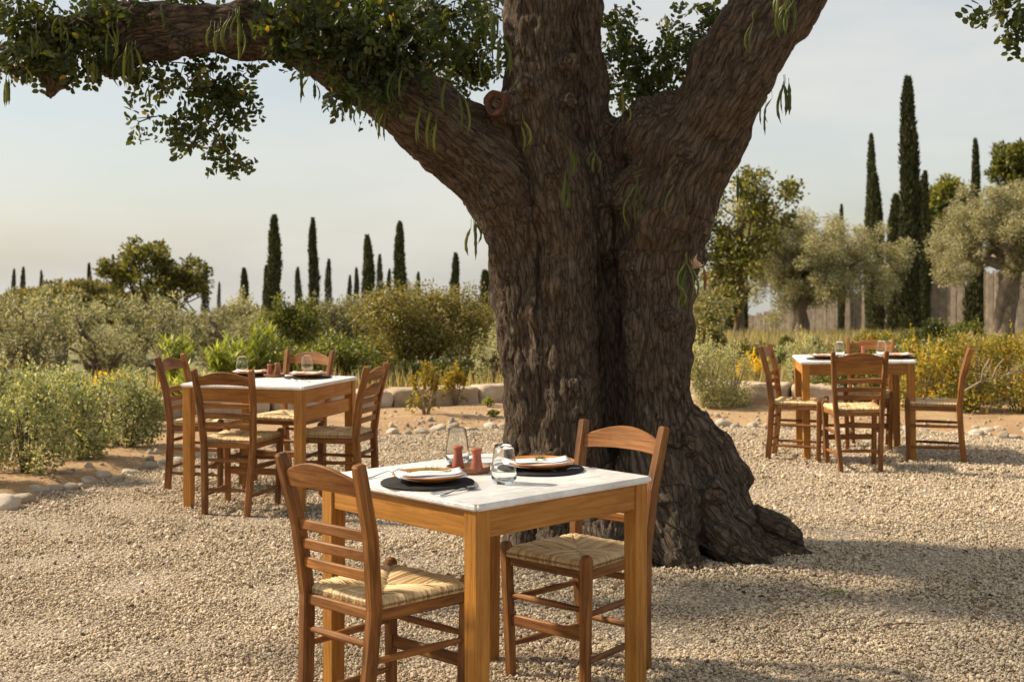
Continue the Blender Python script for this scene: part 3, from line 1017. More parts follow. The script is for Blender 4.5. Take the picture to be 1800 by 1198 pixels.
# the 300 leaflets that show largest become leaves of their own, the rest one mass
ppx = 900 + pos[:, 0] / pos[:, 1] * FPX; ppy = HORIZ - (pos[:, 2] - CAM_H) / pos[:, 1] * FPX
inside = (ppx > 0) & (ppx < 1800) & (ppy > 0)
score = np.where(inside, Ls * Ws / pos[:, 1] ** 2 * np.abs((unit(nr) @ np.array((0, -1.0, .1)))), -1)
order = np.argsort(-score)
single, rest = order[:300], order[300:]
lm = leaf_mesh('leaf', np.zeros((1, 3)), np.array([[0, 1.0, 0]]), np.array([[0, 0, 1.0]]), 1.0, 0.66, [0.45], 'oval')
lm.materials.append(M['carob_leaf'])
for i in single:
    d = unit(dirs[i]); s = unit(np.cross(d, nr[i])); u = np.cross(s, d)
    o = bpy.data.objects.new('leaf', lm)
    COL.objects.link(o)
    o.parent = carob
    mt = Matrix(((s[0], d[0], u[0], 0), (s[1], d[1], u[1], 0), (s[2], d[2], u[2], 0), (0, 0, 0, 1)))
    o.matrix_local = Matrix.Translation(Vector(pos[i] - P0)) @ mt @ Matrix.Scale(float(Ls[i]), 4)
m_ = leaf_mesh('crown', np.concatenate([pos[rest], cp[0]]) - P0, np.concatenate([dirs[rest], cp[1]]), np.concatenate([nr[rest], cp[2]]),
               np.concatenate([Ls[rest], cp[3]]), np.concatenate([Ws[rest], cp[4]]), np.concatenate([rn[rest], cp[5]]), 'oval')
stuff(link('crown', m_, M['carob_leaf'], carob))

# hanging pods
M['pod'] = leaf_mat('carob_pod', [(0, (0.05, 0.07, 0.012)), (0.6, (0.1, 0.125, 0.02)), (1, (0.18, 0.18, 0.03))], 0.12, 0.45, (1, 1, .4))
def pod(px, py, Y, lpx, bend, seed, brown=False):
    r = random.Random(seed)
    top = P(px, py, Y)
    L = lpx / FPX * Y
    az = r.uniform(0, 6.28)
    bx = math.cos(az) * bend; by = math.sin(az) * bend * .4
    pth, pr = [], []
    nseg = 9
    w = r.uniform(.0062, .0088)
    stem = r.uniform(.02, .05)
    pth.append(top + Vector((0, 0.01, stem))); pr.append(ring(.0015, n=8))
    for k in range(nseg + 1):
        t = k / nseg
        pth.append(top + Vector((bx * math.sin(t * 2.6) * L, by * math.sin(t * 2.6) * L, -t * L * (1 - abs(bend) * .15))))
        q = w * min(1, (t * 5 + .18)) * min(1, (1 - t) * 4 + .12) * (1 + .13 * math.sin(t * 34))
        pr.append(ring(q, q * .5, 8))
    mb = MB()
    mb.sweep([p_ - TB for p_ in pth], pr, up=(math.cos(az + r.uniform(-.6, .6)), math.sin(az), 0.02), smooth=True, r=r.random())
    return mb.build('seed_pod', M['tray_wood'] if brown else M['pod'], carob)

POD_CL = [  # px, py, Y, count, spread px, length px
    (833, 392, 6.65, 5, 14, 50), (1378, 140, 6.3, 4, 9, 62), (1350, 178, 6.35, 3, 9, 50), (1298, 305, 6.6, 2, 8, 42), (1208, 462, 6.25, 6, 14, 62), (1000, 262, 6.35, 3, 9, 52), (996, 318, 6.35, 3, 8, 46),
    (1120, 315, 6.25, 3, 6, 70), (1184, 325, 6.25, 2, 7, 52), (745, 195, 6.2, 5, 22, 60), (770, 215, 6.2, 2, 10, 50), (672, 190, 6.2, 4, 12, 52), (590, 172, 6.1, 2, 8, 38), (525, 112, 6.1, 2, 8, 55), (635, 175, 6.1, 4, 14, 36),
    (548, 145, 6.15, 3, 9, 28), (918, 215, 6.3, 3, 7, 42), (1090, 165, 6.5, 3, 9, 48), (1043, 268, 6.4, 3, 10, 34), (700, 120, 6.15, 3, 10, 60), (865, 20, 6.4, 6, 10, 70), (880, 60, 6.4, 4, 8, 80), (770, 140, 6.15, 2, 20, 60), (808, 170, 6.15, 2, 8, 56),
    (230, 82, 6.2, 7, 16, 62), (195, 50, 6.15, 4, 10, 52), (415, 22, 6.15, 7, 12, 62), (380, 48, 6.15, 4, 10, 46), (428, 62, 6.2, 2, 8, 40), (283, 15, 6.2, 2, 5, 26), (160, 108, 6.1, 4, 14, 34), (105, 35, 6.1, 3, 8, 46), (60, 55, 6.1, 3, 8, 50),
    (12, 140, 6.1, 3, 8, 40), (46, 120, 6.1, 2, 5, 30), (265, 150, 6.4, 2, 8, 40), (325, 155, 6.4, 2, 8, 46), (1385, 0, 6.15, 8, 18, 62), (1318, 40, 6.2, 2, 6, 56), (1368, -10, 6.15, 4, 14, 42), (1200, 505, 6.25, 3, 10, 40), (1000, 345, 6.3, 2, 6, 20),
]
sd = 0
for (px, py, Y, n, sp, ln) in POD_CL:
    for k in range(n):
        sd += 1
        r = random.Random(sd * 13)
        pod(px + r.gauss(0, .5) * sp, py + r.uniform(-6, 10), Y + r.uniform(-.03, .03), ln * r.uniform(.8, 1.25), r.uniform(.05, .4), sd)
pod(1237, 470, 6.3, 42, .12, 991, True)

# thin black irrigation pipe lying in the cleft and over the root
mb = MB()
pp = [P(1100, 195, 6.5), P(1065, 245, 6.46), P(1034, 298, 6.44), (P(1050, 420, 6.6)), P(1064, 560, 6.62), P(1076, 700, 6.6), P(1096, 820, 6.5), P(1150, 905, 6.28), P(1215, 945, 6.2), P(1275, 980, 6.2), P(1290, 996, 6.32)]
tube(mb, pp, [.005] * len(pp), 6)
tag(mb.build('irrigation_pipe', M['pipe']), 'thin black irrigation pipe running down the cleft of the big trunk', 'pipe')

# ------------------------------------------------------------------ chairs
def make_chair(label):
    t = thing('chair', label, 'chair')
    W_, RW = M['chair_wood'], M['rail_wood']
    rear = lambda s, z: Vector((s * np.interp(z, [0, .2, .43, .65, .87], [.135, .146, .159, .171, .184]), float(np.interp(z, [0, .2, .43, .65, .87], [-.216, -.195, -.181, -.206, -.264])), z))
    front = lambda s, z: Vector((s * np.interp(z, [0, .475], [.166, .181]), float(np.interp(z, [0, .475], [.176, .186])), z))
    for s in (-1, 1):
        mb = MB()
        zs = [-.004, .1, .2, .32, .43, .54, .65, .76, .845, .866, .872]
        k = [.92, .96, 1, 1, 1, 1, .98, .95, .9, .84, .6]
        mb.sweep([rear(s, z) for z in zs], [rect(.034 * a, .044 * a, .005 * a) for a in k], up=(0, 1, .02))
        mb.build('rear_post', W_, t)
        mb = MB()
        zs = [-.004, .15, .3, .42, .462, .474, .479]
        k = [.86, .92, .98, 1, 1, .8, .45]
        mb.sweep([front(s, z) for z in zs], [rect(.038 * a, .038 * a, .007 * a) for a in k], up=(0, 1, .02))
        mb.build('front_leg', W_, t)
    # arched top rail
    mb = MB()
    vs, fs, gs = [], [], []
    n = 14
    for i in range(n + 1):
        u = -1 + 2 * i / n
        x = u * .172
        bow = -.02 * (1 - u * u)
        zb = .772 + .008 * (1 - u * u)
        zt = .812 + .047 * max(0.0, math.cos(u * 1.45)) ** 1.0
        for (dz, off) in ((zb, -.009), (zb, .009), (zt - .004, .009), (zt, .004), (zt, -.004), (zt - .004, -.009)):
            yy = rear(1, dz).y + bow + off
            vs.append((x, yy, dz)); gs.append((off, dz, x))
    for i in range(n):
        for k in range(6):
            k2 = (k + 1) % 6
            fs.append((i * 6 + k, i * 6 + k2, (i + 1) * 6 + k2, (i + 1) * 6 + k))
    fs += [tuple(range(6)), tuple(n * 6 + k for k in range(6))]
    mb.add(vs, fs, gs, .5)
    mb.build('top_rail', RW, t)
    for z in (.531, .590, .650):
        mb = MB()
        x0 = rear(1, z).x - .004
        path = [(x0 * u, rear(1, z).y - .014 * (1 - u * u), z + .003 * (1 - u * u)) for u in np.linspace(-1, 1, 9)]
        mb.sweep(path, rect(.013, .034, .004), up=(0, 0, 1))
        mb.build('slat', RW, t)
    def strut(name, a, b, prof, mat, up=(0, 0, 1)):
        mb = MB()
        a, b = Vector(a), Vector(b)
        pts = [a.lerp(b, u) for u in (0, .1, .3, .5, .7, .9, 1)]
        mb.sweep(pts, prof, up=up, smooth=len(prof[0]) == 8 and False)
        mb.build(name, mat, t)
    rl = rect(.02, .034, .004)
    strut('seat_rail', front(-1, .415), front(1, .415), [rl] * 7, W_)
    strut('seat_rail', rear(-1, .415), rear(1, .415), [rl] * 7, W_)
    for s in (-1, 1):
        strut('seat_rail', rear(s, .41), front(s, .41), [rl] * 7, W_)
    rod = [ring(q, n=10) for q in (.0078, .0095, .0115, .012, .0115, .0095, .0078)]
    for s in (-1, 1):
        strut('stretcher', rear(s, .275), front(s, .275), rod, W_)
        strut('stretcher', rear(s, .115), front(s, .115), rod, W_)
    strut('stretcher', rear(-1, .325), rear(1, .325), rod, W_)
    strut('stretcher', rear(-1, .15), rear(1, .15), rod, W_)
    strut('stretcher', front(-1, .292), front(1, .292), rod, W_)
    strut('stretcher', front(-1, .205), front(1, .205), [rect(.015, .04, .004)] * 7, W_)
    # woven rush seat: strands wrap over each rail and meet along the diagonals
    mb = MB()
    c4 = [Vector((-.165, -.172, 0)), Vector((.165, -.172, 0)), Vector((.19, .2, 0)), Vector((-.19, .2, 0))]
    ridge = [Vector((-.03, .01, 0)), Vector((.03, .01, 0))]
    ctr = Vector((0, .008, 0))
    rs = random.Random(3)
    for e in range(4):
        A, B = c4[e], c4[(e + 1) % 4]
        nrm = (ctr - (A + B) / 2); nrm.normalize()
        ed = (B - A).normalized()
        nin = Vector((-ed.y, ed.x, 0))
        if nin.dot(nrm) < 0:
            nin = -nin
        ns = 62
        for k in range(ns):
            f = (k + .5) / ns
            p_e = A.lerp(B, f)
            depth = (1 - abs(2 * f - 1)) * ((ctr - (A + B) / 2).dot(nin))
            p_i = A.lerp(ctr, 2 * f) if f < .5 else B.lerp(ctr, 2 * (1 - f))
            # keep strands square to the rail
            jit = rs.gauss(0, .0026)
            w = .0036 * rs.uniform(.8, 1.35)
            lift = rs.uniform(-.0012, .0026)
            zt = .4555 + lift
            tgt = p_i.copy()
            inset = (tgt - p_e).length
            pts = [p_e + nin * .006 + Vector((0, 0, .427)), p_e - nin * .001 + Vector((0, 0, .434)), p_e - nin * .001 + Vector((0, 0, .446)), p_e + nin * .009 + Vector((0, 0, zt))]
            if inset > .02:
                m1 = (p_e + nin * .02).lerp(tgt, .45) + ed * jit
                pts += [m1 + Vector((0, 0, zt - .001)), tgt + Vector((0, 0, zt - .006 - .006 * (inset / .19)))]
            ww = [w * .8, w, w, w, w * .95, w * .75][:len(pts)]
            mb.sweep(pts, [[(a, b * .75) for a, b in ring(q, n=6)] for q in ww], up=tuple(nin * .3 + Vector((0, 0, 1))), smooth=True, r=rs.random() ** .8)
    # dark core under the strands
    vs = [tuple(v * .97 + Vector((0, 0, .43))) for v in c4] + [tuple(v * .95 + Vector((0, 0, .447))) for v in c4]
    mb.add(vs, [(0, 1, 2, 3), (4, 5, 6, 7), (0, 1, 5, 4), (1, 2, 6, 5), (2, 3, 7, 6), (3, 0, 4, 7)], None, 0.0)
    mb.build('seat', M['rush'], t)
    return t

CHAIRS = [  # x, y, facing, label, group
    (-.400, 4.136, 47, 'nearest wooden ladder-back chair with rush seat, its back towards us, left of the front table', 'chairs at the front table'),
    (.238, 4.68, 228.5, 'wooden rush-seat chair between the front table and the carob trunk, facing us', 'chairs at the front table'),
    (-1.635, 7.944, 78, 'wooden chair on the near side of the left table, back towards us', 'chairs at the left table'),
    (-2.025, 8.73, -12, 'leftmost wooden chair, standing beside the grey-green shrubs at the left table', 'chairs at the left table'),
    (-1.526, 9.054, 248, 'wooden chair on the far side of the left table, before the spiky green plant', 'chairs at the left table'),
    (-1.082, 8.164, 166, 'wooden chair with a ghost-doubled arched rail at the right side of the left table', 'chairs at the left table'),
    (2.508, 9.625, 86, 'wooden chair on the near side of the right table, back towards us', 'chairs at the right table'),
    (2.90, 10.68, 253, 'wooden chair on the far side of the right table, mostly hidden by it', 'chairs at the right table'),
    (2.20, 10.10, -21.5, 'wooden chair at the left side of the right table, nearest the big trunk', 'chairs at the right table'),
    (3.219, 10.046, 161.5, 'rightmost wooden chair, seen side-on before the yellow bush', 'chairs at the right table'),
]
chair0 = None
chairs = []
for (x, y, a, lab, grp) in CHAIRS:
    if chair0 is None:
        chair0 = make_chair(lab)
        chair0.location = (x, y, 0); chair0.rotation_euler = (0, 0, R(a - 90)); chair0['group'] = grp
        chairs.append(chair0)
    else:
        chairs.append(copy_tree(chair0, (x, y, 0), R(a - 90), lab, grp))
for k, c in enumerate(chairs):
    q = 1 + .022 * math.sin(k * 2.3 + .4) if k > 1 else 1
    c.scale = (q, 1 + .015 * math.sin(k * 3.7) if k > 1 else 1, 1 + .012 * math.sin(k * 1.9 + 1) if k > 1 else 1)
chairs[6].rotation_euler = (0, R(-1.0), R(86 - 90))
# ghost image of one chair's arched rail, built as a second rail
src = [c for c in chairs[5].children if c.name.startswith('top_rail')][0]
o = src.copy(); COL.objects.link(o); o.parent = chairs[5]; o.location = (0, .028, -.098); o.scale = (.92, 1, 1)

# ------------------------------------------------------------------ tables
def make_table(label, W, loc, rotz):
    t = thing('dining_table', label, 'table', loc, rotz, 'marble-topped tables')
    bm = bmesh.new()
    bmesh.ops.create_cube(bm, size=1)
    bmesh.ops.scale(bm, vec=(W, W, .021), verts=bm.verts)
    bmesh.ops.bevel(bm, geom=[e for e in bm.edges if abs((e.verts[0].co - e.verts[1].co).z) > .01], offset=.008, segments=4, affect='EDGES')
    bmesh.ops.bevel(bm, geom=[e for e in bm.edges if abs(e.verts[0].co.z - e.verts[1].co.z) < 1e-5 and abs(e.calc_face_angle(0)) > 1], offset=.006, segments=3, affect='EDGES')
    bmesh.ops.translate(bm, vec=(0, 0, .7445), verts=bm.verts)
    me = bpy.data.meshes.new('tabletop'); bm.to_mesh(me); bm.free()
    link('tabletop', me, M['marble'], t)
    h = W / 2 - .012 - .0285
    for sx in (-1, 1):
        for sy in (-1, 1):
            mb = MB()
            mb.sweep([(sx * h, sy * h, -.004), (sx * h, sy * h, .3), (sx * h, sy * h, .733)], [rect(.052, .052, .003), rect(.055, .055, .003), rect(.057, .057, .003)], up=(0, 1, 0))
            mb.build('leg', M['table_wood'], t)
    k = h + .0285 - .017
    q = h - .0275
    for a, b in (((-q, -k, .691), (q, -k, .691)), ((q, k, .691), (-q, k, .691)), ((-k, q, .691), (-k, -q, .691)), ((k, -q, .691), (k, q, .691))):
        mb = MB()
        mb.sweep([a, tuple((Vector(a) + Vector(b)) / 2), b], rect(.02, .082, .002), up=(0, 0, 1))
        mb.build('apron', M['table_wood'], t)
    return t
T1 = make_table('front square table with white marble top and honey-coloured wooden legs, laid for two', .79, (-.092, 4.37, 0), R(43.8))
T2 = make_table('left square marble-topped wooden table with four chairs', .82, (-1.504, 8.25, 0), R(-16.5))
T3 = make_table('right square marble-topped wooden table with four chairs, before the yellow bush', .86, (2.698, 10.40, 0), R(-8))
T3.rotation_euler = (0, R(-1.1), R(-8))
mb = MB()      # ghost image of the left table's apron, built as a board below it
mb.sweep([(.37, -.34, .58), (.37, 0, .58), (.37, .34, .58)], rect(.02, .085, .002), up=(0, 0, 1))
mb.build('ghost_apron', M['table_wood'], T2)

# ------------------------------------------------------------------ things on the tables
TZ = .755
def slate(x, y, z, r_, label, group):
    mb = MB()
    lathe(mb, [(r_ * .98, 0), (r_, .003), (r_, .007), (r_ * .985, .009)], 40, wob=.006)
    o = mb.build('slate_placemat', M['slate']); o.location = (x, y, z)
    return tag(o, label, 'placemat', group)

def plate(x, y, z, r_, label, group):
    mb = MB()
    lathe(mb, [(r_ * .5, 0), (r_ * .54, .001), (r_ * .75, .009), (r_ * .97, .0205), (r_, .0235), (r_ * .985, .0255), (r_ * .95, .0235), (r_ * .74, .0135), (r_ * .55, .006), (0.002, .0055)], 44, wob=.003)
    o = mb.build('plate', M['plate_clay']); o.location = (x, y, z)
    return tag(o, label, 'plate', group)

def napkin(x, y, z, a, label, w=.2, d=.085):
    """folded linen: stacked soft layers, draping over the plate's rim"""
    vs, fs = [], []
    nx, ny = 14, 6
    mb = MB()
    for lay in range(3):
        vs, fs = [], []
        wl, dl = w * (1 - .05 * lay), d * (1 - .10 * lay)
        for side in (0, 1):
            for j in range(ny + 1):
                for i in range(nx + 1):
                    u, v = -1 + 2 * i / nx, -1 + 2 * j / ny
                    e = max(abs(u), abs(v))
                    zz = .0125 + lay * .005 + .012 * abs(u) ** 2.2 + .002 * math.sin(u * 4 + lay) + .0015 * math.sin(v * 3 + u * 2 + lay * 2)
                    th = .0036 * (1 - max(0, (e - .8) / .2) ** 2 * .8)
                    vs.append((u * wl / 2 + .004 * v, v * dl / 2 + .006 * math.sin(u * 2.2 + lay * .6) + lay * .005, zz + (th / 2 if side else -th / 2)))
        m_ = (nx + 1) * (ny + 1)
        for j in range(ny):
            for i in range(nx):
                a0 = j * (nx + 1) + i
                fs.append((a0, a0 + nx + 1, a0 + nx + 2, a0 + 1))
                fs.append((m_ + a0, m_ + a0 + 1, m_ + a0 + nx + 2, m_ + a0 + nx + 1))
        per = [i for i in range(nx + 1)] + [j * (nx + 1) + nx for j in range(1, ny + 1)] + [ny * (nx + 1) + i for i in range(nx - 1, -1, -1)] + [j * (nx + 1) for j in range(ny - 1, 0, -1)]
        for k in range(len(per)):
            p0, p1 = per[k], per[(k + 1) % len(per)]
            fs.append((p0, p1, m_ + p1, m_ + p0))
        mb.add(vs, fs, None, 0, True)
    o = mb.build('napkin', M['linen']); o.location = (x, y, z); o.rotation_euler = (0, 0, R(a))
    return tag(o, label, 'napkin')

def sprig(x, y, z, a, label, L=.1, seed=1, tilt=0.0):
    r = np.random.default_rng(seed)
    mb = MB()
    pth = [Vector((-L / 2 + L * t, .006 * math.sin(t * 3), .006 + .006 * math.sin(t * 3.1))) for t in np.linspace(0, 1, 7)]
    tube(mb, pth, [.0011] * 7, 5, r=.9)
    stem = mb.mesh('stem')
    n = 90
    t = r.random(n)
    pos_ = np.stack([-L / 2 + L * t, .006 * np.sin(t * 3), .007 + .006 * np.sin(t * 3.1)], 1)
    d = unit(np.stack([np.abs(r.normal(.8, .3, n)), r.normal(0, .8, n), np.abs(r.normal(.25, .45, n))], 1))
    lf = leaf_mesh('needles', pos_, d, r.normal(0, 1, (n, 3)), r.uniform(.012, .022, n), .0022, r.random(n))
    stem.attributes.remove(stem.attributes['gco'])
    me = join_meshes('rosemary_sprig', [stem, lf])
    o = link('rosemary_sprig', me, M['rosemary']); o.location = (x, y, z); o.rotation_euler = (0, R(tilt), R(a))
    return tag(o, label, 'herb sprig')

def tumbler(x, y, z, label, group):
    mb = MB()
    H_, rb, rw, rt, th = .122, .034, .0415, .0305, .0016
    lathe(mb, [(rb * .6, 0.002), (rb * .92, .0), (rb, .003), (rw * .985, .018), (rw, .03), (rw * .96, .055), (rw * .86, .085), (rt + .002, .112), (rt, H_),
               (rt - th * .7, H_ + .0008), (rt - th, H_), (rt + .0005 - th, .112), (rw * .86 - th, .085), (rw * .96 - th, .055), (rw - th, .03), (rw * .93 - th, .018), (rb * .6, .011), (.002, .0105)], 40)
    o = mb.build('tumbler', M['glass']); o.location = (x, y, z)
    return tag(o, label, 'glass', group)

def shaker(x, y, z, label, group, sc=1.0):
    mb = MB()
    lathe(mb, [(.018 * sc, 0), (.0212 * sc, .002), (.0206 * sc, .01), (.0175 * sc, .028 * sc), (.0148 * sc, .048 * sc), (.0138 * sc, .06 * sc), (.0155 * sc, .065 * sc), (.0178 * sc, .068 * sc), (.018 * sc, .074 * sc), (.0165 * sc, .077 * sc),
               (.011 * sc, .0745 * sc), (.003, .074 * sc)], 26, wob=.008)
    o = mb.build('shaker', M['shaker_clay']); o.location = (x, y, z)
    return tag(o, label, 'shaker', group)

def tray(x, y, z, r_, label):
    mb = MB()
    lathe(mb, [(r_ * .93, 0), (r_ * .98, .002), (r_, .018), (r_ * .985, .021), (r_ * .93, .021), (r_ * .9, .009), (.002, .008)], 36, wob=.004)
    o = mb.build('tray', M['tray_wood']); o.location = (x, y, z)
    return tag(o, label, 'tray')

def cutlery(kind, x, y, z, a, label, group=None, L=.19):
    mb = MB()
    def strip(pts, ws, hs):
        mb.sweep(pts, [rect(w, h, min(w, h) * .3) for w, h in zip(ws, hs)], up=(0, 0, 1), smooth=True)
    if kind == 'knife':
        strip([(0, 0, .004), (.05, 0, .0045), (.09, 0, .0045), (.1, 0, .004), (.15, .001, .004), (.19, .002, .004), (.2, .004, .004)], [.010, .009, .007, .014, .018, .015, .002], [.005, .005, .004, .002, .0015, .0014, .001])
    else:
        strip([(0, 0, .003), (.03, 0, .004), (.07, 0, .008), (.11, 0, .011), (.125, 0, .009), (.133, 0, .006)], [.012, .011, .006, .0045, .005, .009], [.0022, .0022, .0026, .003, .0026, .002])
        if kind == 'fork':
            strip([(.131, 0, .0066), (.14, 0, .0045), (.15, 0, .0038)], [.008, .018, .02], [.002, .0018, .0018])
            for k in range(4):
                yy = (-1.5 + k) * .0056
                strip([(.149, yy, .0038), (.165, yy, .0045), (.182, yy, .0085), (.19, yy * .96, .0115)], [.0034, .0032, .0028, .0012], [.0018, .0018, .0016, .001])
        else:
            vs, fs = [], []
            for side in (0, 1):
                for i in range(9):
                    for j in range(7):
                        u, v = i / 8, -1 + 2 * j / 6
                        w = .019 * math.sqrt(max(0.0, 1 - (2 * u - 1) ** 2)) * (1.05 - .25 * (1 - u))
                        dpt = (1 - v * v) * (1 - (2 * u - 1) ** 2)
                        vs.append((.13 + u * .058, v * w, .0075 - .0065 * dpt + (.0012 if side else 0)))
            for side in (0, 1):
                for i in range(8):
                    for j in range(6):
                        q = side * 63 + i * 7 + j
                        f_ = (q, q + 1, q + 8, q + 7)
                        fs.append(f_ if side else f_[::-1])
            mb.add(vs, fs, None, 0, True)
    o = mb.build(kind, M['steel']); o.location = (x, y, z); o.rotation_euler = (0, 0, R(a))
    return tag(o, label, kind, group)

def on(px, py, z=TZ):
    return G(px, py, z)

# front table
p = on(751, 850); a1 = p
slate(p.x, p.y, TZ, .15, 'round black slate placemat under the near terracotta plate on the front table', 'slate placemats')
plate(p.x + .005, p.y + .005, TZ + .0092, .118, 'near terracotta plate on the front table, with napkin and long rosemary sprig', 'terracotta plates')
napkin(p.x + .012, p.y - .012, TZ + .0092, 14, 'folded white napkin on the near plate of the front table', .225, .125)
sprig(p.x + .0, p.y + .012, TZ + .029, 10, 'long rosemary sprig lying on the near napkin of the front table', .15, 2)
p = on(949, 826)
slate(p.x, p.y, TZ, .15, 'round black slate placemat under the far terracotta plate on the front table', 'slate placemats')
plate(p.x, p.y, TZ + .0092, .121, 'far terracotta plate on the front table, next to the trunk-side chair', 'terracotta plates')
napkin(p.x - .01, p.y - .022, TZ + .0092, 8, 'folded white napkin on the far plate of the front table', .235, .125)
sprig(p.x + .0, p.y - .015, TZ + .029, 60, 'short bushy rosemary sprig on the far napkin of the front table', .07, 5)
p = on(886, 849)
tumbler(p.x, p.y, TZ, 'clear tumbler standing alone near the middle of the front table', 'clear tumblers')
p = on(804, 814)
tumbler(p.x, p.y, TZ, 'clear tumbler behind the clay shakers at the back of the front table', 'clear tumblers')
p = on(823, 829)
tray(p.x, p.y, TZ, .075, 'small round wooden tray carrying two clay shakers on the front table')
q = on(805, 823, TZ + .009); shaker(q.x, q.y, TZ + .009, 'left clay shaker on the wooden tray of the front table', 'clay shakers')
q = on(838, 828, TZ + .009); shaker(q.x, q.y, TZ + .009, 'right clay shaker on the wooden tray of the front table', 'clay shakers')
def lay(kind, h0, h1, label, flip=False):
    a, b = on(*h0), on(*h1)
    d = b - a
    cutlery(kind, a.x, a.y, TZ + .0005, math.degrees(math.atan2(d.y, d.x)), label)
lay('fork', (646, 842), (690, 832), 'fork left of the near plate on the front table, handle towards the nearest chair')
lay('knife', (757, 869), (840, 856), 'knife right of the near plate on the front table')
lay('spoon', (773, 873), (842, 857), 'spoon lying beside the knife at the near plate on the front table')
lay('fork', (1047, 823), (970, 832), 'fork right of the far plate on the front table, handle towards the trunk-side chair')
lay('spoon', (893, 806), (852, 809), 'spoon left of the far plate on the front table, behind the middle tumbler')
lay('knife', (905, 812), (856, 816), 'knife left of the far plate on the front table, behind the middle tumbler')

# left table
p = on(541, 664)
slate(p.x, p.y, TZ, .15, 'black slate placemat at the right of the left table', 'slate placemats')
plate(p.x, p.y, TZ + .0092, .12, 'terracotta plate at the right of the left table, before its tall tumbler', 'terracotta plates')
napkin(p.x, p.y, TZ + .0092, 5, 'folded white napkin on the right plate of the left table', .2, .1)
sprig(p.x + .02, p.y + .01, TZ + .029, 5, 'rosemary sprig on the right napkin of the left table', .1, 8)
p = on(441, 661)
slate(p.x, p.y, TZ, .15, 'black slate placemat at the back left of the left table', 'slate placemats')
plate(p.x, p.y, TZ + .0092, .12, 'terracotta plate at the back left of the left table', 'terracotta plates')
napkin(p.x, p.y, TZ + .0092, 0, 'folded white napkin on the back left plate of the left table', .2, .1)
p = on(539, 656); tumbler(p.x, p.y + .02, TZ, 'clear tumbler in front of the far chair at the left table', 'clear tumblers')
p = on(420, 660); tumbler(p.x, p.y + .1, TZ, 'clear tumbler at the back left corner of the left table', 'clear tumblers')
p = on(481, 662); tray(p.x, p.y, TZ, .072, 'round wooden tray with two shakers in the middle of the left table')
shaker(p.x - .024, p.y - .01, TZ + .009, 'left dark clay shaker on the tray of the left table', 'clay shakers', .95)
shaker(p.x + .022, p.y + .012, TZ + .009, 'right dark clay shaker on the tray of the left table', 'clay shakers', 1.02)
lay('fork', (545, 672), (505, 668), 'fork in front of the right plate on the left table')
lay('knife', (562, 660), (600, 664), 'knife at the right edge of the left table')
# right table (its top leans a little)
tilt = lambda x: .755 + (x - 2.698) * math.sin(R(1.1)) + .001
for (px, py, lab) in ((1578, 630, 'right'), (1452, 629, 'left')):
    p = on(px, py + 1)
    zt = tilt(p.x)
    slate(p.x, p.y, zt, .15, f'black slate placemat at the {lab} of the right table', 'slate placemats').rotation_euler = (0, R(-1.1), 0)
    plate(p.x, p.y, zt + .0095, .122, f'terracotta plate at the {lab} of the right table', 'terracotta plates').rotation_euler = (0, R(-1.1), 0)
    napkin(p.x, p.y, zt + .0095, 4, f'folded white napkin on the {lab} plate of the right table', .2, .1)
p = on(1557, 629); tumbler(p.x, p.y + .12, tilt(p.x), 'right-hand clear tumbler on the right table', 'clear tumblers')
p = on(1482, 629); tumbler(p.x, p.y + .12, tilt(p.x), 'left-hand clear tumbler on the right table', 'clear tumblers')
p = on(1518, 628); shaker(p.x, p.y, tilt(p.x), 'clay shaker in the middle of the right table, half hidden by the near chair', 'clay shakers', 1.1)
lay('fork', (1596, 632), (1560, 630), 'fork in front of the right plate on the right table')
bpy.data.objects['fork.003' if 'fork.003' in bpy.data.objects else 'fork'].location.z += .008

# ------------------------------------------------------------------ edging stones
def stone_mesh(name, seed, sub=3, rough=.16, squash=(1, .8, .62)):
    bm = bmesh.new()
    bmesh.ops.create_icosphere(bm, subdivisions=sub, radius=1)
    for v in bm.verts:
        d = 1 + rough * 1.6 * mnoise.noise(v.co * 1.1 + Vector((seed * 7.1, 0, 0))) + rough * .5 * mnoise.noise(v.co * 3 + Vector((0, seed * 3.3, 0)))
        v.co = Vector((v.co.x * squash[0], v.co.y * squash[1], v.co.z * squash[2])) * d
    me = bpy.data.meshes.new(name)
    bm.to_mesh(me); bm.free()
    me.polygons.foreach_set('use_smooth', [True] * len(me.polygons))
    return me
SM = [stone_mesh('edging_stone', k) for k in range(6)]
for m_ in SM:
    m_.materials.append(M['edge_stone'])
ORD = ['first', 'second', 'third', 'fourth', 'fifth', 'sixth', 'seventh', 'eighth', 'ninth', 'tenth', 'eleventh', 'twelfth', 'thirteenth', 'fourteenth', 'fifteenth', 'sixteenth', 'seventeenth', 'eighteenth',
       'nineteenth', 'twentieth', 'twenty-first', 'twenty-second', 'twenty-third', 'twenty-fourth', 'twenty-fifth', 'twenty-sixth', 'twenty-seventh', 'twenty-eighth', 'twenty-ninth', 'thirtieth']
STONES_L = [(8, 893, 26), (40, 884, 22), (70, 866, 17), (96, 864, 15), (122, 862, 15), (140, 858, 11), (158, 850, 15), (182, 840, 15), (208, 843, 10), (228, 834, 12), (262, 825, 16), (288, 816, 12), (312, 811, 10), (345, 805, 12), (390, 797, 10), (440, 792, 12), (478, 786, 9), (520, 783, 11)]
STONES_C = [(560, 778, 10), (598, 774, 11), (632, 768, 12), (655, 765, 11), (690, 762, 11), (716, 763, 8), (742, 762, 12), (772, 756, 13), (796, 752, 10), (830, 757, 9), (862, 752, 11), (884, 750, 9)]
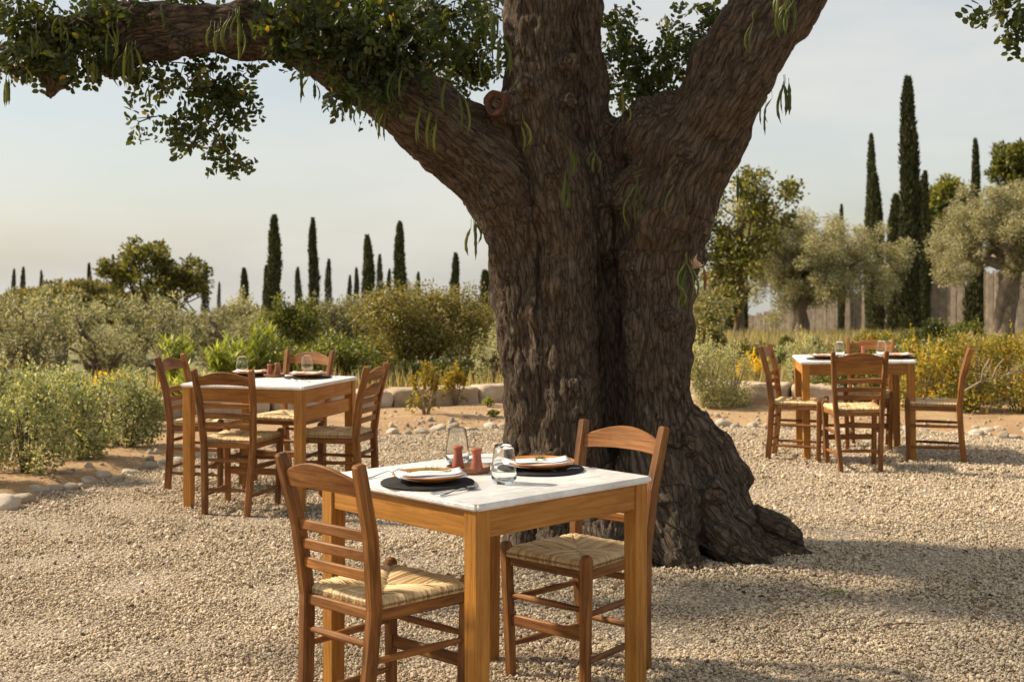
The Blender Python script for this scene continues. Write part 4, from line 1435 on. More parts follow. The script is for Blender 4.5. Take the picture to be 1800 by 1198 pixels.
STONES_R = [(1272, 749, 13), (1292, 751, 8), (1325, 751, 10), (1350, 753, 9), (1382, 752, 9), (1410, 754, 12), (1448, 757, 8), (1490, 757, 9), (1540, 759, 8), (1587, 757, 9), (1626, 759, 7), (1650, 756, 9), (1690, 763, 8), (1716, 765, 12), (1738, 762, 13), (1757, 760, 14), (1764, 769, 11), (1783, 770, 9), (1800, 764, 12), (1815, 774, 12), (1850, 780, 13)]
def stones(lst, where):
    for k, (px, py, rp) in enumerate(lst):
        p = G(px, py)
        s = (py - HORIZ) / CAM_H
        rr = rp / s * 1.12
        o = bpy.data.objects.new('edging_stone', SM[(k * 5 + len(lst)) % 6])
        COL.objects.link(o)
        o.location = (p.x, p.y, rr * .25)
        o.rotation_euler = (rnd.uniform(-.2, .2), rnd.uniform(-.2, .2), rnd.uniform(-.5, .5))
        o.scale = (rr, rr, rr * rnd.uniform(.8, 1.1))
        tag(o, f'{ORD[k]} edging stone from the left, {where}', 'stone', 'edging stones of the gravel court')
stones(STONES_L, 'row along the left shrub bed')
stones(STONES_C, 'row between left table and big trunk')
stones(STONES_R, 'row right of the big trunk')

# loose small stones on the soil beds
def bed_rubble():
    n = 900
    x = rng.uniform(-5, 6, n); d = rng.exponential(.5, n)
    y = edge_y(x) + d * .9 + rng.normal(0, .06, n)
    k = (y < 13.9)
    x, y = x[k], y[k]
    z = terrain_z(x, y)
    r = np.clip(rng.lognormal(math.log(.012), .5, len(x)), .005, .04)
    return instancer('soil_rubble', np.stack([x, y, z], 1), np.stack([r * 1.2, r, r * .7], 1), np.stack([x * 9, y * 7, x * 3], 1), M['edge_stone'], 2)
o = bed_rubble()
o['label'] = 'small loose stones scattered on the ochre soil bed'

# ------------------------------------------------------------------ low stone wall
def block_mesh(seed, L, D, H_):
    bm = bmesh.new()
    bmesh.ops.create_cube(bm, size=1)
    bmesh.ops.subdivide_edges(bm, edges=bm.edges[:], cuts=6, use_grid_fill=True)
    for v in bm.verts:
        c = v.co.copy()
        e = sum(1 for q in c if abs(q) > .45)
        k = 1 - .035 * max(0, e - 1)
        n_ = mnoise.noise_vector(Vector((c.x * L * 6 + seed * 5, c.y * D * 6, c.z * H_ * 9)))
        v.co = Vector((c.x * L * k, c.y * D * k, c.z * H_ * k)) + n_ * .024 + mnoise.noise_vector(Vector((c.x * L * 17 + seed, c.y * D * 17, c.z * H_ * 20))) * .009
    me = bpy.data.meshes.new('stone')
    bm.to_mesh(me); bm.free()
    me.polygons.foreach_set('use_smooth', [True] * len(me.polygons))
    me.materials.append(M['wall_stone'])
    return me
def wall(pts, label, h=.24, seed=0):
    p0 = G(*pts[0])
    t = thing('stone_wall', label, 'wall', (p0.x, p0.y, 0))
    k = seed
    for a, b in zip(pts[:-1], pts[1:]):
        A, B = G(*a), G(*b)
        L = (B - A).length
        d = (B - A).normalized()
        s = 0
        r = random.Random(k + 5)
        while s < L - .05:
            l = min(r.uniform(.42, .78), L - s)
            hh = h * r.uniform(.95, 1.06)
            me_ = block_mesh(k, l - .015, .34 * r.uniform(.9, 1.1), hh)
            c = A + d * (s + l / 2)
            o = link('stone', me_, None, t, (c.x - p0.x, c.y - p0.y, hh / 2 - .01 + .04), (0, 0, math.atan2(d.y, d.x) + r.uniform(-.03, .03)))
            s += l; k += 1
    return t
wall([(240, 748), (330, 742), (470, 736), (600, 728), (680, 724), (900, 713), (1000, 711)], 'low wall of pale cut stone blocks left of and behind the big trunk', .2, 3)
wall([(1220, 713), (1300, 718), (1390, 722), (1500, 724)], 'low wall of pale cut stone blocks right of the big trunk, half hidden by grey bushes', .25, 40)

# ------------------------------------------------------------------ planting
def clump_leaves(clumps, per, L, W, r, up=.25, spread=1.0, shape='quad', fill=.42, hang=0.0):
    """clumps: (centre, radii); leaves sit through each clump's volume, denser towards its skin"""
    PP, DD, NN = [], [], []
    for c, ra in clumps:
        ra = np.asarray(ra, float)
        n = max(8, int(per * (ra[0] * ra[1] * ra[2]) ** (2 / 3)))
        u = unit(r.normal(0, 1, (n, 3)))
        rad = r.random((n, 1)) ** fill
        PP.append(np.asarray(c) + u * rad * ra)
        DD.append(unit(u * .7 + r.normal(0, .7, (n, 3)) * spread + np.array((0, 0, up - hang))))
        NN.append(unit(u * .5 + r.normal(0, .8, (n, 3)) + np.array((0, 0, .5))))
    PP, DD, NN = map(np.concatenate, (PP, DD, NN))
    n = len(PP)
    return PP, DD, NN, L * r.uniform(.7, 1.3, n), W * r.uniform(.8, 1.25, n), r.random(n)

LM = {
    'olive': leaf_mat('olive_leaf', [(0, (0.13, 0.125, 0.06)), (0.45, (0.27, 0.25, 0.135)), (0.8, (0.42, 0.39, 0.24)), (1, (0.58, 0.54, 0.37))], .28, .5, (1, .95, .6)),
    'grove': leaf_mat('grove_leaf', [(0, (0.07, 0.075, 0.033)), (0.4, (0.175, 0.175, 0.085)), (0.8, (0.34, 0.325, 0.18)), (1, (0.54, 0.51, 0.33))], .28, .55, (1, .92, .55)),
    'brown': leaf_mat('brown_olive_leaf', [(0, (0.06, 0.06, 0.017)), (0.5, (0.15, 0.137, 0.04)), (0.85, (0.26, 0.22, 0.075)), (1, (0.38, 0.31, 0.13))], .3, .55, (1, .9, .4)),
    'green': leaf_mat('green_leaf', [(0, (0.04, 0.05, 0.012)), (0.5, (0.105, 0.12, 0.026)), (0.85, (0.19, 0.195, 0.045)), (1, (0.3, 0.28, 0.085))], .3, .45, (1, .95, .35)),
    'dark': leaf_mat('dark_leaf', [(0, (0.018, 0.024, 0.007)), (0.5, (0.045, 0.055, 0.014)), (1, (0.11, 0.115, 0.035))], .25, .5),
    'silver': leaf_mat('silver_leaf', [(0, (0.13, 0.14, 0.06)), (0.4, (0.27, 0.27, 0.13)), (0.8, (0.44, 0.42, 0.235)), (1, (0.6, 0.55, 0.35))], .28, .5, (1, .96, .5)),
    'salt': leaf_mat('saltbush_leaf', [(0, (0.09, 0.11, 0.045)), (0.35, (0.2, 0.225, 0.105)), (0.7, (0.33, 0.345, 0.19)), (0.95, (0.52, 0.51, 0.32)), (1, (0.5, 0.33, 0.13))], .3, .5, (1, .95, .45)),
    'yellow': leaf_mat('yellow_leaf', [(0, (0.07, 0.09, 0.022)), (0.4, (0.19, 0.2, 0.045)), (0.72, (0.4, 0.34, 0.06)), (0.93, (0.6, 0.38, 0.06)), (1, (0.5, 0.22, 0.05))], .35, .5, (1, .9, .3)),
    'oleander': leaf_mat('oleander_leaf', [(0, (0.1, 0.13, 0.025)), (0.5, (0.23, 0.26, 0.06)), (1, (0.42, 0.42, 0.14))], .35, .4, (1, 1, .4)),
    'cypress': leaf_mat('cypress_leaf', [(0, (0.022, 0.027, 0.01)), (0.6, (0.055, 0.06, 0.024)), (1, (0.12, 0.115, 0.05))], .12, .6),
    'pine': leaf_mat('pine_leaf', [(0, (0.045, 0.062, 0.012)), (0.5, (0.12, 0.125, 0.024)), (1, (0.24, 0.22, 0.05))], .25, .5, (1, .95, .35)),
    'autumn': leaf_mat('autumn_leaf', [(0, (0.1, 0.1, 0.02)), (0.5, (0.21, 0.18, 0.035)), (0.85, (0.34, 0.26, 0.05)), (1, (0.46, 0.27, 0.05))], .4, .5, (1, .92, .3)),
    'leafy': leaf_mat('leafy_leaf', [(0, (0.05, 0.055, 0.014)), (0.5, (0.135, 0.135, 0.035)), (0.85, (0.25, 0.225, 0.06)), (1, (0.4, 0.33, 0.1))], .35, .5, (1, .95, .35)),
    'straw': leaf_mat('straw', [(0, (0.16, 0.135, 0.06)), (0.5, (0.3, 0.245, 0.12)), (0.85, (0.46, 0.38, 0.22)), (1, (0.55, 0.42, 0.12))], .3, .6),
    'flower': leaf_mat('yellow_flower', [(0, (0.3, 0.26, 0.03)), (0.4, (0.55, 0.42, 0.03)), (1, (0.75, 0.56, 0.05))], .35, .5, (1, .9, .3)),
}

def limbs(mb, root, targets, r0, r, wig=.12, n=7):
    for tg, fr in targets:
        a = Vector(root); b = Vector(tg)
        pts, rr = [], []
        for k in range(n + 1):
            t = k / n
            q = a.lerp(b, t)
            am = (b - a).length * wig * math.sin(t * math.pi)
            q += Vector((r.normal(), r.normal(), r.normal() * .6)) * am * .5
            q.z += am * .5
            pts.append(q); rr.append(max(.004, r0 * fr * (1 - t) + .006 * t))
        tube(mb, pts, rr, 7)

def tree(name, base, label, cat, crown, leaf, per, L, W, seed, group=None, trunk_h=.8, trunk_r=.12, bark='olive_bark', lean=(0, 0), spread=1.0, up=.2, sub=9, gap=0.0, fill=.42, hang=0.0, sub_r=.36, nlimb=9, elong=1.0):
    """trunk + limbs, crown = list of ellipsoids (offset from base, radii) broken into sub-clumps"""
    r = np.random.default_rng(seed)
    t = thing(name, label, cat, base, 0, group)
    cl = []
    for c, ra in crown:
        ra = np.asarray(ra, float)
        for k in range(sub):
            u = unit(r.normal(0, 1, 3)) * r.random() ** .35
            q = np.asarray(c) + u * ra * .82
            f = sub_r * r.uniform(.6, 1.25)
            cl.append((q, ra * f * np.array((1, 1, elong))))
    mb = MB()
    fork = Vector((lean[0], lean[1], trunk_h))
    pts = [Vector((0, 0, -.25)), Vector((lean[0] * .1, lean[1] * .1, trunk_h * .12)), Vector((lean[0] * .35 + .05 * trunk_r, lean[1] * .4, trunk_h * .45)), Vector((lean[0] * .8 - .3 * trunk_r, lean[1] * .8, trunk_h * .8)), fork]
    for lb in range(3):
        ph = lb * 2.1 + seed
        q_ = []
        for k in range(9):
            tt = k / 8
            base_ = Vector([float(np.interp(tt, [0, .15, .45, .8, 1], [p_[i] for p_ in pts])) for i in range(3)])
            an = ph + tt * 2.4
            q_.append(base_ + Vector((math.cos(an), math.sin(an), 0)) * trunk_r * (.75 - .35 * min(1, tt * 2.5)) + Vector((r.normal(0, .06), r.normal(0, .06), 0)) * trunk_r)
        tube(mb, q_, [trunk_r * v * r.uniform(.9, 1.1) for v in (.95, .8, .68, .62, .6, .6, .6, .58, .5)], 10)
    tg = [(q, .6 * r.uniform(.5, 1)) for q, ra in [cl[i] for i in r.permutation(len(cl))[:nlimb]]]
    limbs(mb, fork - Vector((0, 0, trunk_r * .4)), tg, trunk_r, r)
    mb.build('trunk', M[bark], t)
    PP, DD, NN, LL, WW, RR = clump_leaves(cl, per, L, W, r, up, spread, fill=fill, hang=hang)
    if gap:
        g = np.array([mnoise.noise(Vector(q) * (1.6 / max(ra.max() if hasattr(ra, 'max') else 1, .2))) for q in PP])
        k = g > (gap - .6)
        PP, DD, NN, LL, WW, RR = [a[k] for a in (PP, DD, NN, LL, WW, RR)]
    # outer light leaves and inner old leaves
    m_ = leaf_mesh('crown', PP, DD, NN, LL, WW, RR)
    stuff(link('crown', m_, LM[leaf], t))
    return t

def recopy(src, base, rotz, scale, label, group=None):
    o = copy_tree(src, base, rotz, label, group)
    o.scale = scale
    return o

def gz(x, y):
    return float(terrain_z(x, y))

# --- left bed: grey-green saltbushes
def shrub(name, px, py, hpx, wpx, leaf, label, per, L, W, seed, group=None, cat='shrub', up=.35, sub=16, sub_r=.34, twig='twig', fill=.5, shape=None, stems=9):
    b = G(px, py)
    s = (py - HORIZ) / CAM_H
    h, w = hpx / s, wpx / s / 2
    r = np.random.default_rng(seed)
    t = thing(name, label, cat, (b.x, b.y, max(0.0, gz(b.x, b.y))), 0, group)
    cl = []
    for k in range(sub):
        a = r.uniform(0, 6.28); q = r.random() ** .5
        zz = r.uniform(.04, .86) ** 1.15
        wr = w * (.55 + .45 * math.sin(min(1, zz * 1.5 + .25) * math.pi * .55)) * (1.05 - .35 * zz)
        c = np.array((math.cos(a) * q * wr, math.sin(a) * q * wr * .8, zz * h))
        f = r.uniform(.7, 1.25) * sub_r
        cl.append((c, np.array((w * f, w * f, h * f * .62))))
    PP, DD, NN, LL, WW, RR = clump_leaves(cl, per, L, W, r, up, .8, fill=fill)
    k = PP[:, 2] > .015
    PP, DD, NN, LL, WW, RR = [x[k] for x in (PP, DD, NN, LL, WW, RR)]
    # young shoots that break the outline
    ns = 46
    a = r.uniform(0, 6.28, ns); q = r.random(ns) ** .5
    tips = np.stack([np.cos(a) * q * w * .85, np.sin(a) * q * w * .7, h * (1.04 - .34 * q) * r.uniform(.8, 1.2, ns)], 1)
    tt = r.random((ns, 16))
    sp = (tips[:, None, :] * (.72 + .28 * tt[..., None])).reshape(-1, 3)
    sd_ = unit(np.repeat(unit(tips), 16, 0) * .6 + r.normal(0, .6, (ns * 16, 3)) + np.array((0, 0, .4)))
    PP = np.concatenate([PP, sp]); DD = np.concatenate([DD, sd_]); NN = np.concatenate([NN, unit(r.normal(0, 1, (ns * 16, 3)))])
    LL = np.concatenate([LL, L * r.uniform(.6, 1.1, ns * 16)]); WW = np.concatenate([WW, W * r.uniform(.7, 1.1, ns * 16)]); RR = np.concatenate([RR, r.uniform(.3, 1, ns * 16)])
    m_ = leaf_mesh('foliage', PP, DD, NN, LL, WW, RR)
    stuff(link('foliage', m_, LM[leaf], t))
    mb = MB()
    for k in range(stems):
        e = tips[k]
        tube(mb, [Vector((e[0] * .12, e[1] * .12, -.03)), Vector(e * .45) + Vector((r.normal(0, .03), r.normal(0, .03), 0)), Vector(e * .95)], [.009, .006, .002], 5)
    mb.build('stems', M[twig], t)
    return t

SALT = [(-60, 862, 185, 190, 'behind the first edging stones at the left edge, cut by the frame'), (45, 842, 172, 175, 'at the left edge of the picture, nearest the edging stones'), (140, 818, 150, 150, 'second from the left in the front row of the left bed'), (228, 800, 128, 140, 'at the right end of the left bed, beside the leftmost chair'),
        (10, 778, 130, 170, 'in the back row at the left edge'), (110, 765, 120, 160, 'in the back row behind the second front bush'), (205, 758, 95, 150, 'in the back row below the yellow flowers')]
for k, (px, py, h, w, lab) in enumerate(SALT):
    shrub('saltbush', px, py, h * (.86, 1.08, .95, 1.0, 1.1, .9, 1.0)[k], w * .9, 'salt', 'grey-green saltbush ' + lab, 13500, .032, .016, 100 + k, 'saltbushes in the left bed', sub=26, sub_r=.33)
shrub('flower_clump', 192, 728, 62, 105, 'flower', 'clump of bright yellow flowers above the left bed', 9000, .03, .02, 131, cat='flowers', sub=7)
shrub('low_shrub', 262, 768, 55, 70, 'green', 'small green shrub behind the leftmost chair', 16000, .035, .016, 132)

# --- right of the trunk
shrub('silver_bush', 1240, 728, 140, 92, 'silver', 'silver-green bush against the right side of the big trunk', 26000, .03, .012, 140, 'silver-green bushes')
shrub('silver_bush', 1288, 724, 112, 80, 'silver', 'smaller silver-green bush in front of the right wall end', 26000, .03, .012, 141, 'silver-green bushes')
shrub('silver_bush', 1412, 718, 122, 84, 'silver', 'feathery silver-green bush behind the left chair of the right table', 26000, .034, .010, 142, 'silver-green bushes', up=.8)
shrub('flower_clump', 1322, 700, 70, 70, 'flower', 'patch of orange-yellow flowers behind the right wall', 7000, .035, .018, 143, cat='flowers', sub=8)
shrub('green_shrub', 1480, 722, 95, 90, 'green', 'green shrub under the right table', 18000, .035, .016, 144)
shrub('green_shrub', 1550, 722, 100, 90, 'green', 'green shrub behind the far chair of the right table', 18000, .035, .016, 145)
YB = [(1630, 730, 122, 120, 'directly right of the right table'), (1715, 732, 142, 140, 'behind the rightmost chair'), (1790, 735, 140, 140, 'at the right edge of the picture'), (1870, 738, 140, 150, 'cut by the right frame edge'), (1670, 712, 128, 120, 'in the second row behind the rightmost chair')]
for k, (px, py, h, w, lab) in enumerate(YB):
    shrub('yellow_bush', px, py, h, w, 'yellow' if k != 4 else 'leafy', ('yellow and orange leaved bush ' if k != 4 else 'greener yellowing bush ') + lab, 6500, .036, .019, 150 + k, 'yellow bushes on the right', twig='pale_twig', sub=30, sub_r=.3)
shrub('orange_bush', 1602, 716, 124, 46, 'autumn', 'narrow orange-leaved bush above the right corner of the right table', 22000, .03, .018, 158, twig='pale_twig')
# bare pale branch in the yellow bush
mb = MB()
bb = G(1690, 728)
for pts in (((1690, 690), (1720, 672), (1745, 664), (1770, 658), (1785, 645)), ((1745, 664), (1752, 645), (1765, 630)), ((1725, 670), (1728, 650), (1740, 630)), ((1770, 658), (1795, 650))):
    tube(mb, [P(a, b, 12.55) for a, b in pts], [.011, .008, .006, .004, .003][:len(pts)], 6)
tag(mb.build('bare_branch', M['pale_twig']), 'bare pale branch poking out of the yellow bush', 'branch')

# small rose-like bushes in the soil bed
shrub('rose_bush', 748, 740, 88, 72, 'autumn', 'thin rose bush with yellowing leaves in the soil bed, left of the orange one', 5000, .04, .026, 160, twig='pale_twig', sub=9, sub_r=.3)
shrub('rose_bush', 800, 722, 66, 52, 'autumn', 'orange-leaved small bush in front of the low wall', 9000, .036, .022, 161, twig='pale_twig', sub=9)
shrub('weed', 858, 726, 14, 22, 'oleander', 'tiny bright green weed at the foot of the low wall', 6000, .03, .014, 162, cat='plant', sub=4, stems=3)
shrub('weed', 868, 741, 8, 22, 'green', 'small dark green weed on the ochre soil near the trunk', 6000, .03, .014, 163, cat='plant', sub=4, stems=3)

# --- oleanders: upright canes with lance leaves
def oleander(px, py, Y, hpx, wpx, label, seed, canes=30):
    r = np.random.default_rng(seed)
    b = P(px, py, Y)
    z0 = gz(b.x, b.y)
    t = thing('oleander', label, 'plant', (b.x, b.y, z0), 0, 'oleanders behind the left table')
    top = P(px, py - hpx, Y).z - z0
    w = wpx / FPX * Y / 2
    mb = MB()
    PP, DD, NN, LL, RR = [], [], [], [], []
    for k in range(canes):
        a = r.uniform(0, 6.28); q = r.random() ** .6
        e = np.array((math.cos(a) * q * w, math.sin(a) * q * w * .8, top * r.uniform(.55, 1.0) * (1.05 - .3 * q)))
        tube(mb, [Vector((e[0] * .15, e[1] * .15, -.05)), Vector((e[0] * .5, e[1] * .5, e[2] * .55)), Vector(e)], [.009, .006, .003], 5)
        n = 34
        tt = r.uniform(.42, 1.02, n)
        base = np.stack([np.interp(tt, [0, .5, 1], [e[i] * .15 if i < 2 else -.05, e[i] * (.5 if i < 2 else .55), e[i]]) for i in range(3)], 1)
        az = r.uniform(0, 6.28, n)
        d = np.stack([np.cos(az), np.sin(az), .55 + .9 * tt * r.uniform(.4, 1.3, n)], 1)
        PP.append(base); DD.append(unit(d)); NN.append(np.tile((0, 0, 1.0), (n, 1)) + r.normal(0, .3, (n, 3)))
        LL.append(r.uniform(.1, .17, n)); RR.append(np.clip(r.random(n) * .6 + .4 * (tt - .3), 0, 1))
    PP, DD, NN, LL, RR = map(np.concatenate, (PP, DD, NN, LL, RR))
    stuff(link('foliage', leaf_mesh('foliage', PP, DD, NN, LL, LL * .14, RR, 'blade'), LM['oleander'], t))
    mb.build('canes', M['twig'], t)
oleander(455, 700, 13.9, 140, 115, 'tall yellow-green oleander right behind the left table', 201, 34)
oleander(395, 700, 13.5, 105, 90, 'lower yellow-green oleander above the near chair of the left table', 202, 24)
oleander(308, 690, 14.0, 118, 70, 'yellow-green oleander above the leftmost chair', 203, 20)
oleander(330, 710, 13.2, 65, 70, 'low oleander seen through the back of the leftmost chair', 204, 16)

# --- olive grove on the lower terrace, left
def olive(px, ytop, ybot, wpx, Y, leaf, label, seed, group, per=5200, trunk_r=.13, L=.055, W=.014, lean=(0, 0), sub=11, trunk_f=.34, gap=0.0, fill=.42, hang=0., bark='olive_bark', base_py=None):
    top, bot = P(px, ytop, Y).z, P(px, ybot, Y).z
    x = P(px, ytop, Y).x
    z0 = gz(x, Y) if base_py is None else P(px, base_py, Y).z
    w = wpx / FPX * Y / 2
    r = np.random.default_rng(seed + 900)
    H_ = top - bot
    cr_ = []
    for k in range(7):
        a = k * 2.4 + r.uniform(-.3, .3); q = .52 * math.sqrt((k + .3) / 7) / .8
        hh = bot + H_ * (.34 + .34 * r.random()) - z0
        cr_.append(((math.cos(a) * w * q + lean[0], math.sin(a) * w * q * .8 + lean[1], hh), (w * .52, w * .46, H_ * .32)))
    return tree('olive_tree', (x, Y, z0), label, 'tree', cr_, leaf, per, L, W, seed, group, max(.3, (bot - z0) + H_ * trunk_f * .6), trunk_r, bark, lean, sub=sub, gap=gap, fill=fill, hang=hang, sub_r=.21, nlimb=24)

gl = 'olive trees of the left grove'
ol = [
    (40, 508, 720, 205, 16.5, 'olive tree at the left edge of the picture, its dark trunk showing', 301),
    (185, 512, 715, 190, 17.5, 'olive tree second from the left edge, behind the yellow flowers', 302),
    (300, 505, 700, 185, 18.5, 'olive tree behind the leftmost chair, in front of the round leafy tree', 303),
    (405, 520, 690, 170, 18.5, 'olive tree directly behind the oleanders', 304),
    (-90, 500, 715, 240, 19.0, 'olive tree beyond the left frame edge, its twigs reaching in', 305),
    (110, 494, 640, 220, 24.0, 'paler olive tree in the second row at the left', 306),
    (250, 498, 640, 220, 26.0, 'paler olive tree in the second row below the round leafy tree', 307),
    (-20, 500, 640, 200, 25.0, 'paler olive tree in the second row at the left frame edge', 308),
    (385, 512, 640, 180, 27.0, 'paler olive tree in the second row left of the slim cypresses', 309),
]
for (px, yt, yb, w, Y, lab, sd_) in ol:
    olive(px, yt, yb, w, Y, 'grove', lab, sd_, gl, per=5600 if Y < 20 else 3600, gap=.0, L=.06 if Y < 20 else .075, W=.018 if Y < 20 else .024, sub=17)

# dark trunks leaning in the front of the grove
# round leafy tree on the skyline
b = P(285, 560, 34)
def ell(px, py, Y, rx, ry, base, depth=1.0):
    c = P(px, py, Y)
    return ((c.x - base[0], c.y - base[1], c.z - base[2]), (rx / FPX * Y, rx / FPX * Y * depth, ry / FPX * Y))
base = (b.x, 34, gz(b.x, 34))
tree('leafy_tree', base, 'round leafy green tree rising above the olive grove at the left', 'tree', [ell(258, 445, 34, 50, 36, base), ell(205, 470, 34, 40, 28, base), ell(255, 462, 34, 55, 36, base), ell(320, 475, 34, 52, 36, base), ell(215, 490, 34, 38, 30, base), ell(290, 500, 34, 80, 34, base), ell(350, 495, 34, 32, 34, base)],
     'leafy', 1900, .1, .06, 320, None, 1.2, .15, 'twig', sub=20, fill=.8, sub_r=.3, nlimb=26)

# --- shrubs and trees between the grove and the trunk
def bushy(name, px, ytop, ybot, wpx, Y, leaf, label, seed, per=4200, L=.05, W=.022, sub=12, gap=0, fill=.45, hang=0., parts=6, cat='tree', trunk_r=.08, sub_r=.36, group=None):
    top, bot = P(px, ytop, Y).z, P(px, ybot, Y).z
    x = P(px, ytop, Y).x
    z0 = gz(x, Y)
    bot = max(bot, z0 + .02)
    w = wpx / FPX * Y / 2
    H_ = top - bot
    r = np.random.default_rng(seed + 700)
    cr_ = []
    for k in range(parts):
        a = k * 2.4; q = .55 * math.sqrt((k + .4) / parts)
        cr_.append(((math.cos(a) * w * q, math.sin(a) * w * q * .8, bot - z0 + H_ * r.uniform(.32, .66)), (w * .55, w * .45, H_ * .34)))
    return tree(name, (x, Y, z0), label, cat, cr_, leaf, per, L, W, seed, group, max(.2, (bot - z0) + H_ * .2), trunk_r, 'twig', sub=sub, gap=gap, fill=fill, hang=hang, sub_r=sub_r)
bushy('evergreen_tree', 735, 486, 700, 290, 17.5, 'brown', 'broad brownish-green tree with drooping twigs left of the big trunk', 401, per=6200, L=.05, W=.02, sub=15, parts=9, hang=.7)
bushy('green_shrub', 600, 560, 700, 190, 16.6, 'green', 'dense green shrub behind the far chair of the left table', 402, per=6500, L=.042, W=.024, cat='shrub', parts=7)
bushy('green_shrub', 520, 585, 700, 150, 16.2, 'green', 'green shrub right behind the tall oleander', 403, per=6500, L=.042, W=.024, cat='shrub')
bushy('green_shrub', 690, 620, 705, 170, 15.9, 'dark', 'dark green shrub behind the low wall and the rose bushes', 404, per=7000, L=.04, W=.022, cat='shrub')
bushy('green_shrub', 800, 615, 705, 150, 16.0, 'dark', 'dark-leaved shrub left of the big trunk, behind the wall', 405, per=7000, L=.04, W=.022, cat='shrub')
bushy('silver_shrub', 868, 560, 700, 90, 15.6, 'silver', 'silvery shrub peeping out at the left edge of the big trunk', 406, per=6000, L=.04, W=.014, cat='shrub')
bushy('green_shrub', 515, 512, 640, 130, 24.0, 'green', 'rounded green shrub below the tallest left cypress', 407, per=4200, L=.06, W=.034, cat='shrub')
bushy('olive_tree', 600, 496, 640, 130, 26.0, 'grove', 'pale olive tree behind the green shrubs, under the skyline cypresses', 408, per=3800, L=.07, W=.022)
bushy('olive_tree', 830, 498, 640, 130, 24.0, 'brown', 'brownish olive tree just left of the big trunk on the skyline', 409, per=4000, L=.065, W=.022)
bushy('olive_tree', 690, 492, 620, 170, 30.0, 'grove', 'grey olive tree on the skyline behind the broad tree', 410, per=3600, L=.08, W=.026)
bushy('olive_tree', 425, 500, 600, 60, 40.0, 'olive', 'small hazy olive tree among the slim left cypresses', 411, per=2600, L=.1, W=.03)
bushy('olive_tree', 470, 545, 640, 110, 30.0, 'grove', 'small olive tree at the foot of the tallest left cypress', 412, per=3600, L=.08, W=.024)
bushy('green_shrub', 100, 488, 600, 330, 60.0, 'brown', 'far olive-green thicket on the skyline at the left edge', 413, per=1200, L=.2, W=.09, cat='shrub', parts=9)
bushy('green_shrub', 560, 530, 640, 420, 70.0, 'brown', 'far thicket below the row of skyline cypresses', 414, per=1000, L=.22, W=.1, cat='shrub', parts=10)

# --- cypresses
def cypress_mesh(seed, n=5200, bulge=.5):
    r = np.random.default_rng(seed)
    t = r.random(n) ** .9
    prof = np.interp(t, [0, .05, .25, .6, .85, .96, 1], [.5, .85, 1, .86, .55, .28, .04])
    a = r.uniform(0, 6.28, n)
    lump = 1 + .16 * np.array([mnoise.noise((math.cos(x) * 1.5, math.sin(x) * 1.5, q * 16 + seed)) for x, q in zip(a, t)]) * 1.6
    rad = prof * lump * r.random(n) ** .22 * .5 * (1 + .35 * r.random(n) * (r.random(n) > .9))
    a = a + 0
    pos_ = np.stack([np.cos(a) * rad + .12 * math.sin(seed * 1.7) * t ** 2.5 + .05 * np.sin(t * 9 + seed), np.sin(a) * rad, t], 1)
    # stored in unit height and unit width; leaves point upwards
    d = unit(np.stack([np.cos(a) * .35 + r.normal(0, .2, n), np.sin(a) * .35 + r.normal(0, .2, n), .1 * np.ones(n)], 1))
    return pos_, a, r
def cypress(name_lab, px, ytop, wpx, Y, seed, base_py=None, group=None, n=5200):
    top = P(px, ytop, Y)
    z0 = gz(top.x, Y) - .3 if base_py is None else P(px, base_py, Y).z
    H_ = top.z - z0
    w = wpx / FPX * Y
    pos_, a, r = cypress_mesh(seed, n)
    n = len(pos_)
    PP = pos_ * np.array((w, w, H_ * .985))
    DD = unit(np.stack([np.cos(a) * .4 + r.normal(0, .25, n), np.sin(a) * .4 + r.normal(0, .25, n), 1.0 + 0 * a], 1))
    NN = unit(np.stack([np.cos(a), np.sin(a), .3 + 0 * a], 1) + r.normal(0, .4, (n, 3)))
    L = w * .32
    t = thing('cypress_tree', name_lab, 'cypress', (top.x, Y, z0), 0, group)
    stuff(link('crown', leaf_mesh('crown', PP, DD, NN, L * r.uniform(.6, 1.2, n), L * .42, r.random(n)), LM['cypress'], t))
    mb = MB()
    tube(mb, [Vector((0, 0, -.3)), Vector((0, 0, H_ * .4)), Vector((0, 0, H_ * .93))], [w * .12, w * .09, w * .02], 7)
    mb.build('trunk', M['twig'], t)
    return t
CY = [(24, 472, 8, 'first'), (41, 469, 9, 'second'), (73, 474, 7, 'third'), (105, 490, 6, 'fourth, a tiny one'), (156, 462, 9, 'fifth'), (200, 447, 9, 'sixth'), (234, 440, 8, 'seventh'), (360, 462, 11, 'eighth'), (385, 495, 6, 'ninth, very small'),
      (430, 472, 13, 'tenth'), (468, 467, 11, 'eleventh'), (480.5, 379, 21, 'twelfth and tallest'), (524, 470, 11, 'thirteenth'), (551.5, 383, 15, 'fourteenth, slim and tall'), (577, 455, 11, 'fifteenth'), (614, 483, 8, 'sixteenth, barely showing'),
      (627, 470, 9, 'seventeenth'), (648, 414, 18, 'eighteenth, broad and tall'), (667, 447, 11, 'nineteenth'), (684, 472, 9, 'twentieth'), (704, 390, 18, 'twenty-first, tall'), (735, 478, 9, 'twenty-second, barely showing'), (799, 445, 14, 'twenty-third'), (854, 478, 21, 'drop-shaped one beside the big trunk, last')]
for k, (px, yt, w, lab) in enumerate(CY):
    Y = min(210, 1.15 * FPX / w * (.9 + .2 * rnd.random()))
    cypress(f'dark cypress on the left skyline, {lab} from the left', px, yt, w * 1.15, Y, 500 + k, group='cypresses on the left skyline', n=6000 if w > 12 else 2600)
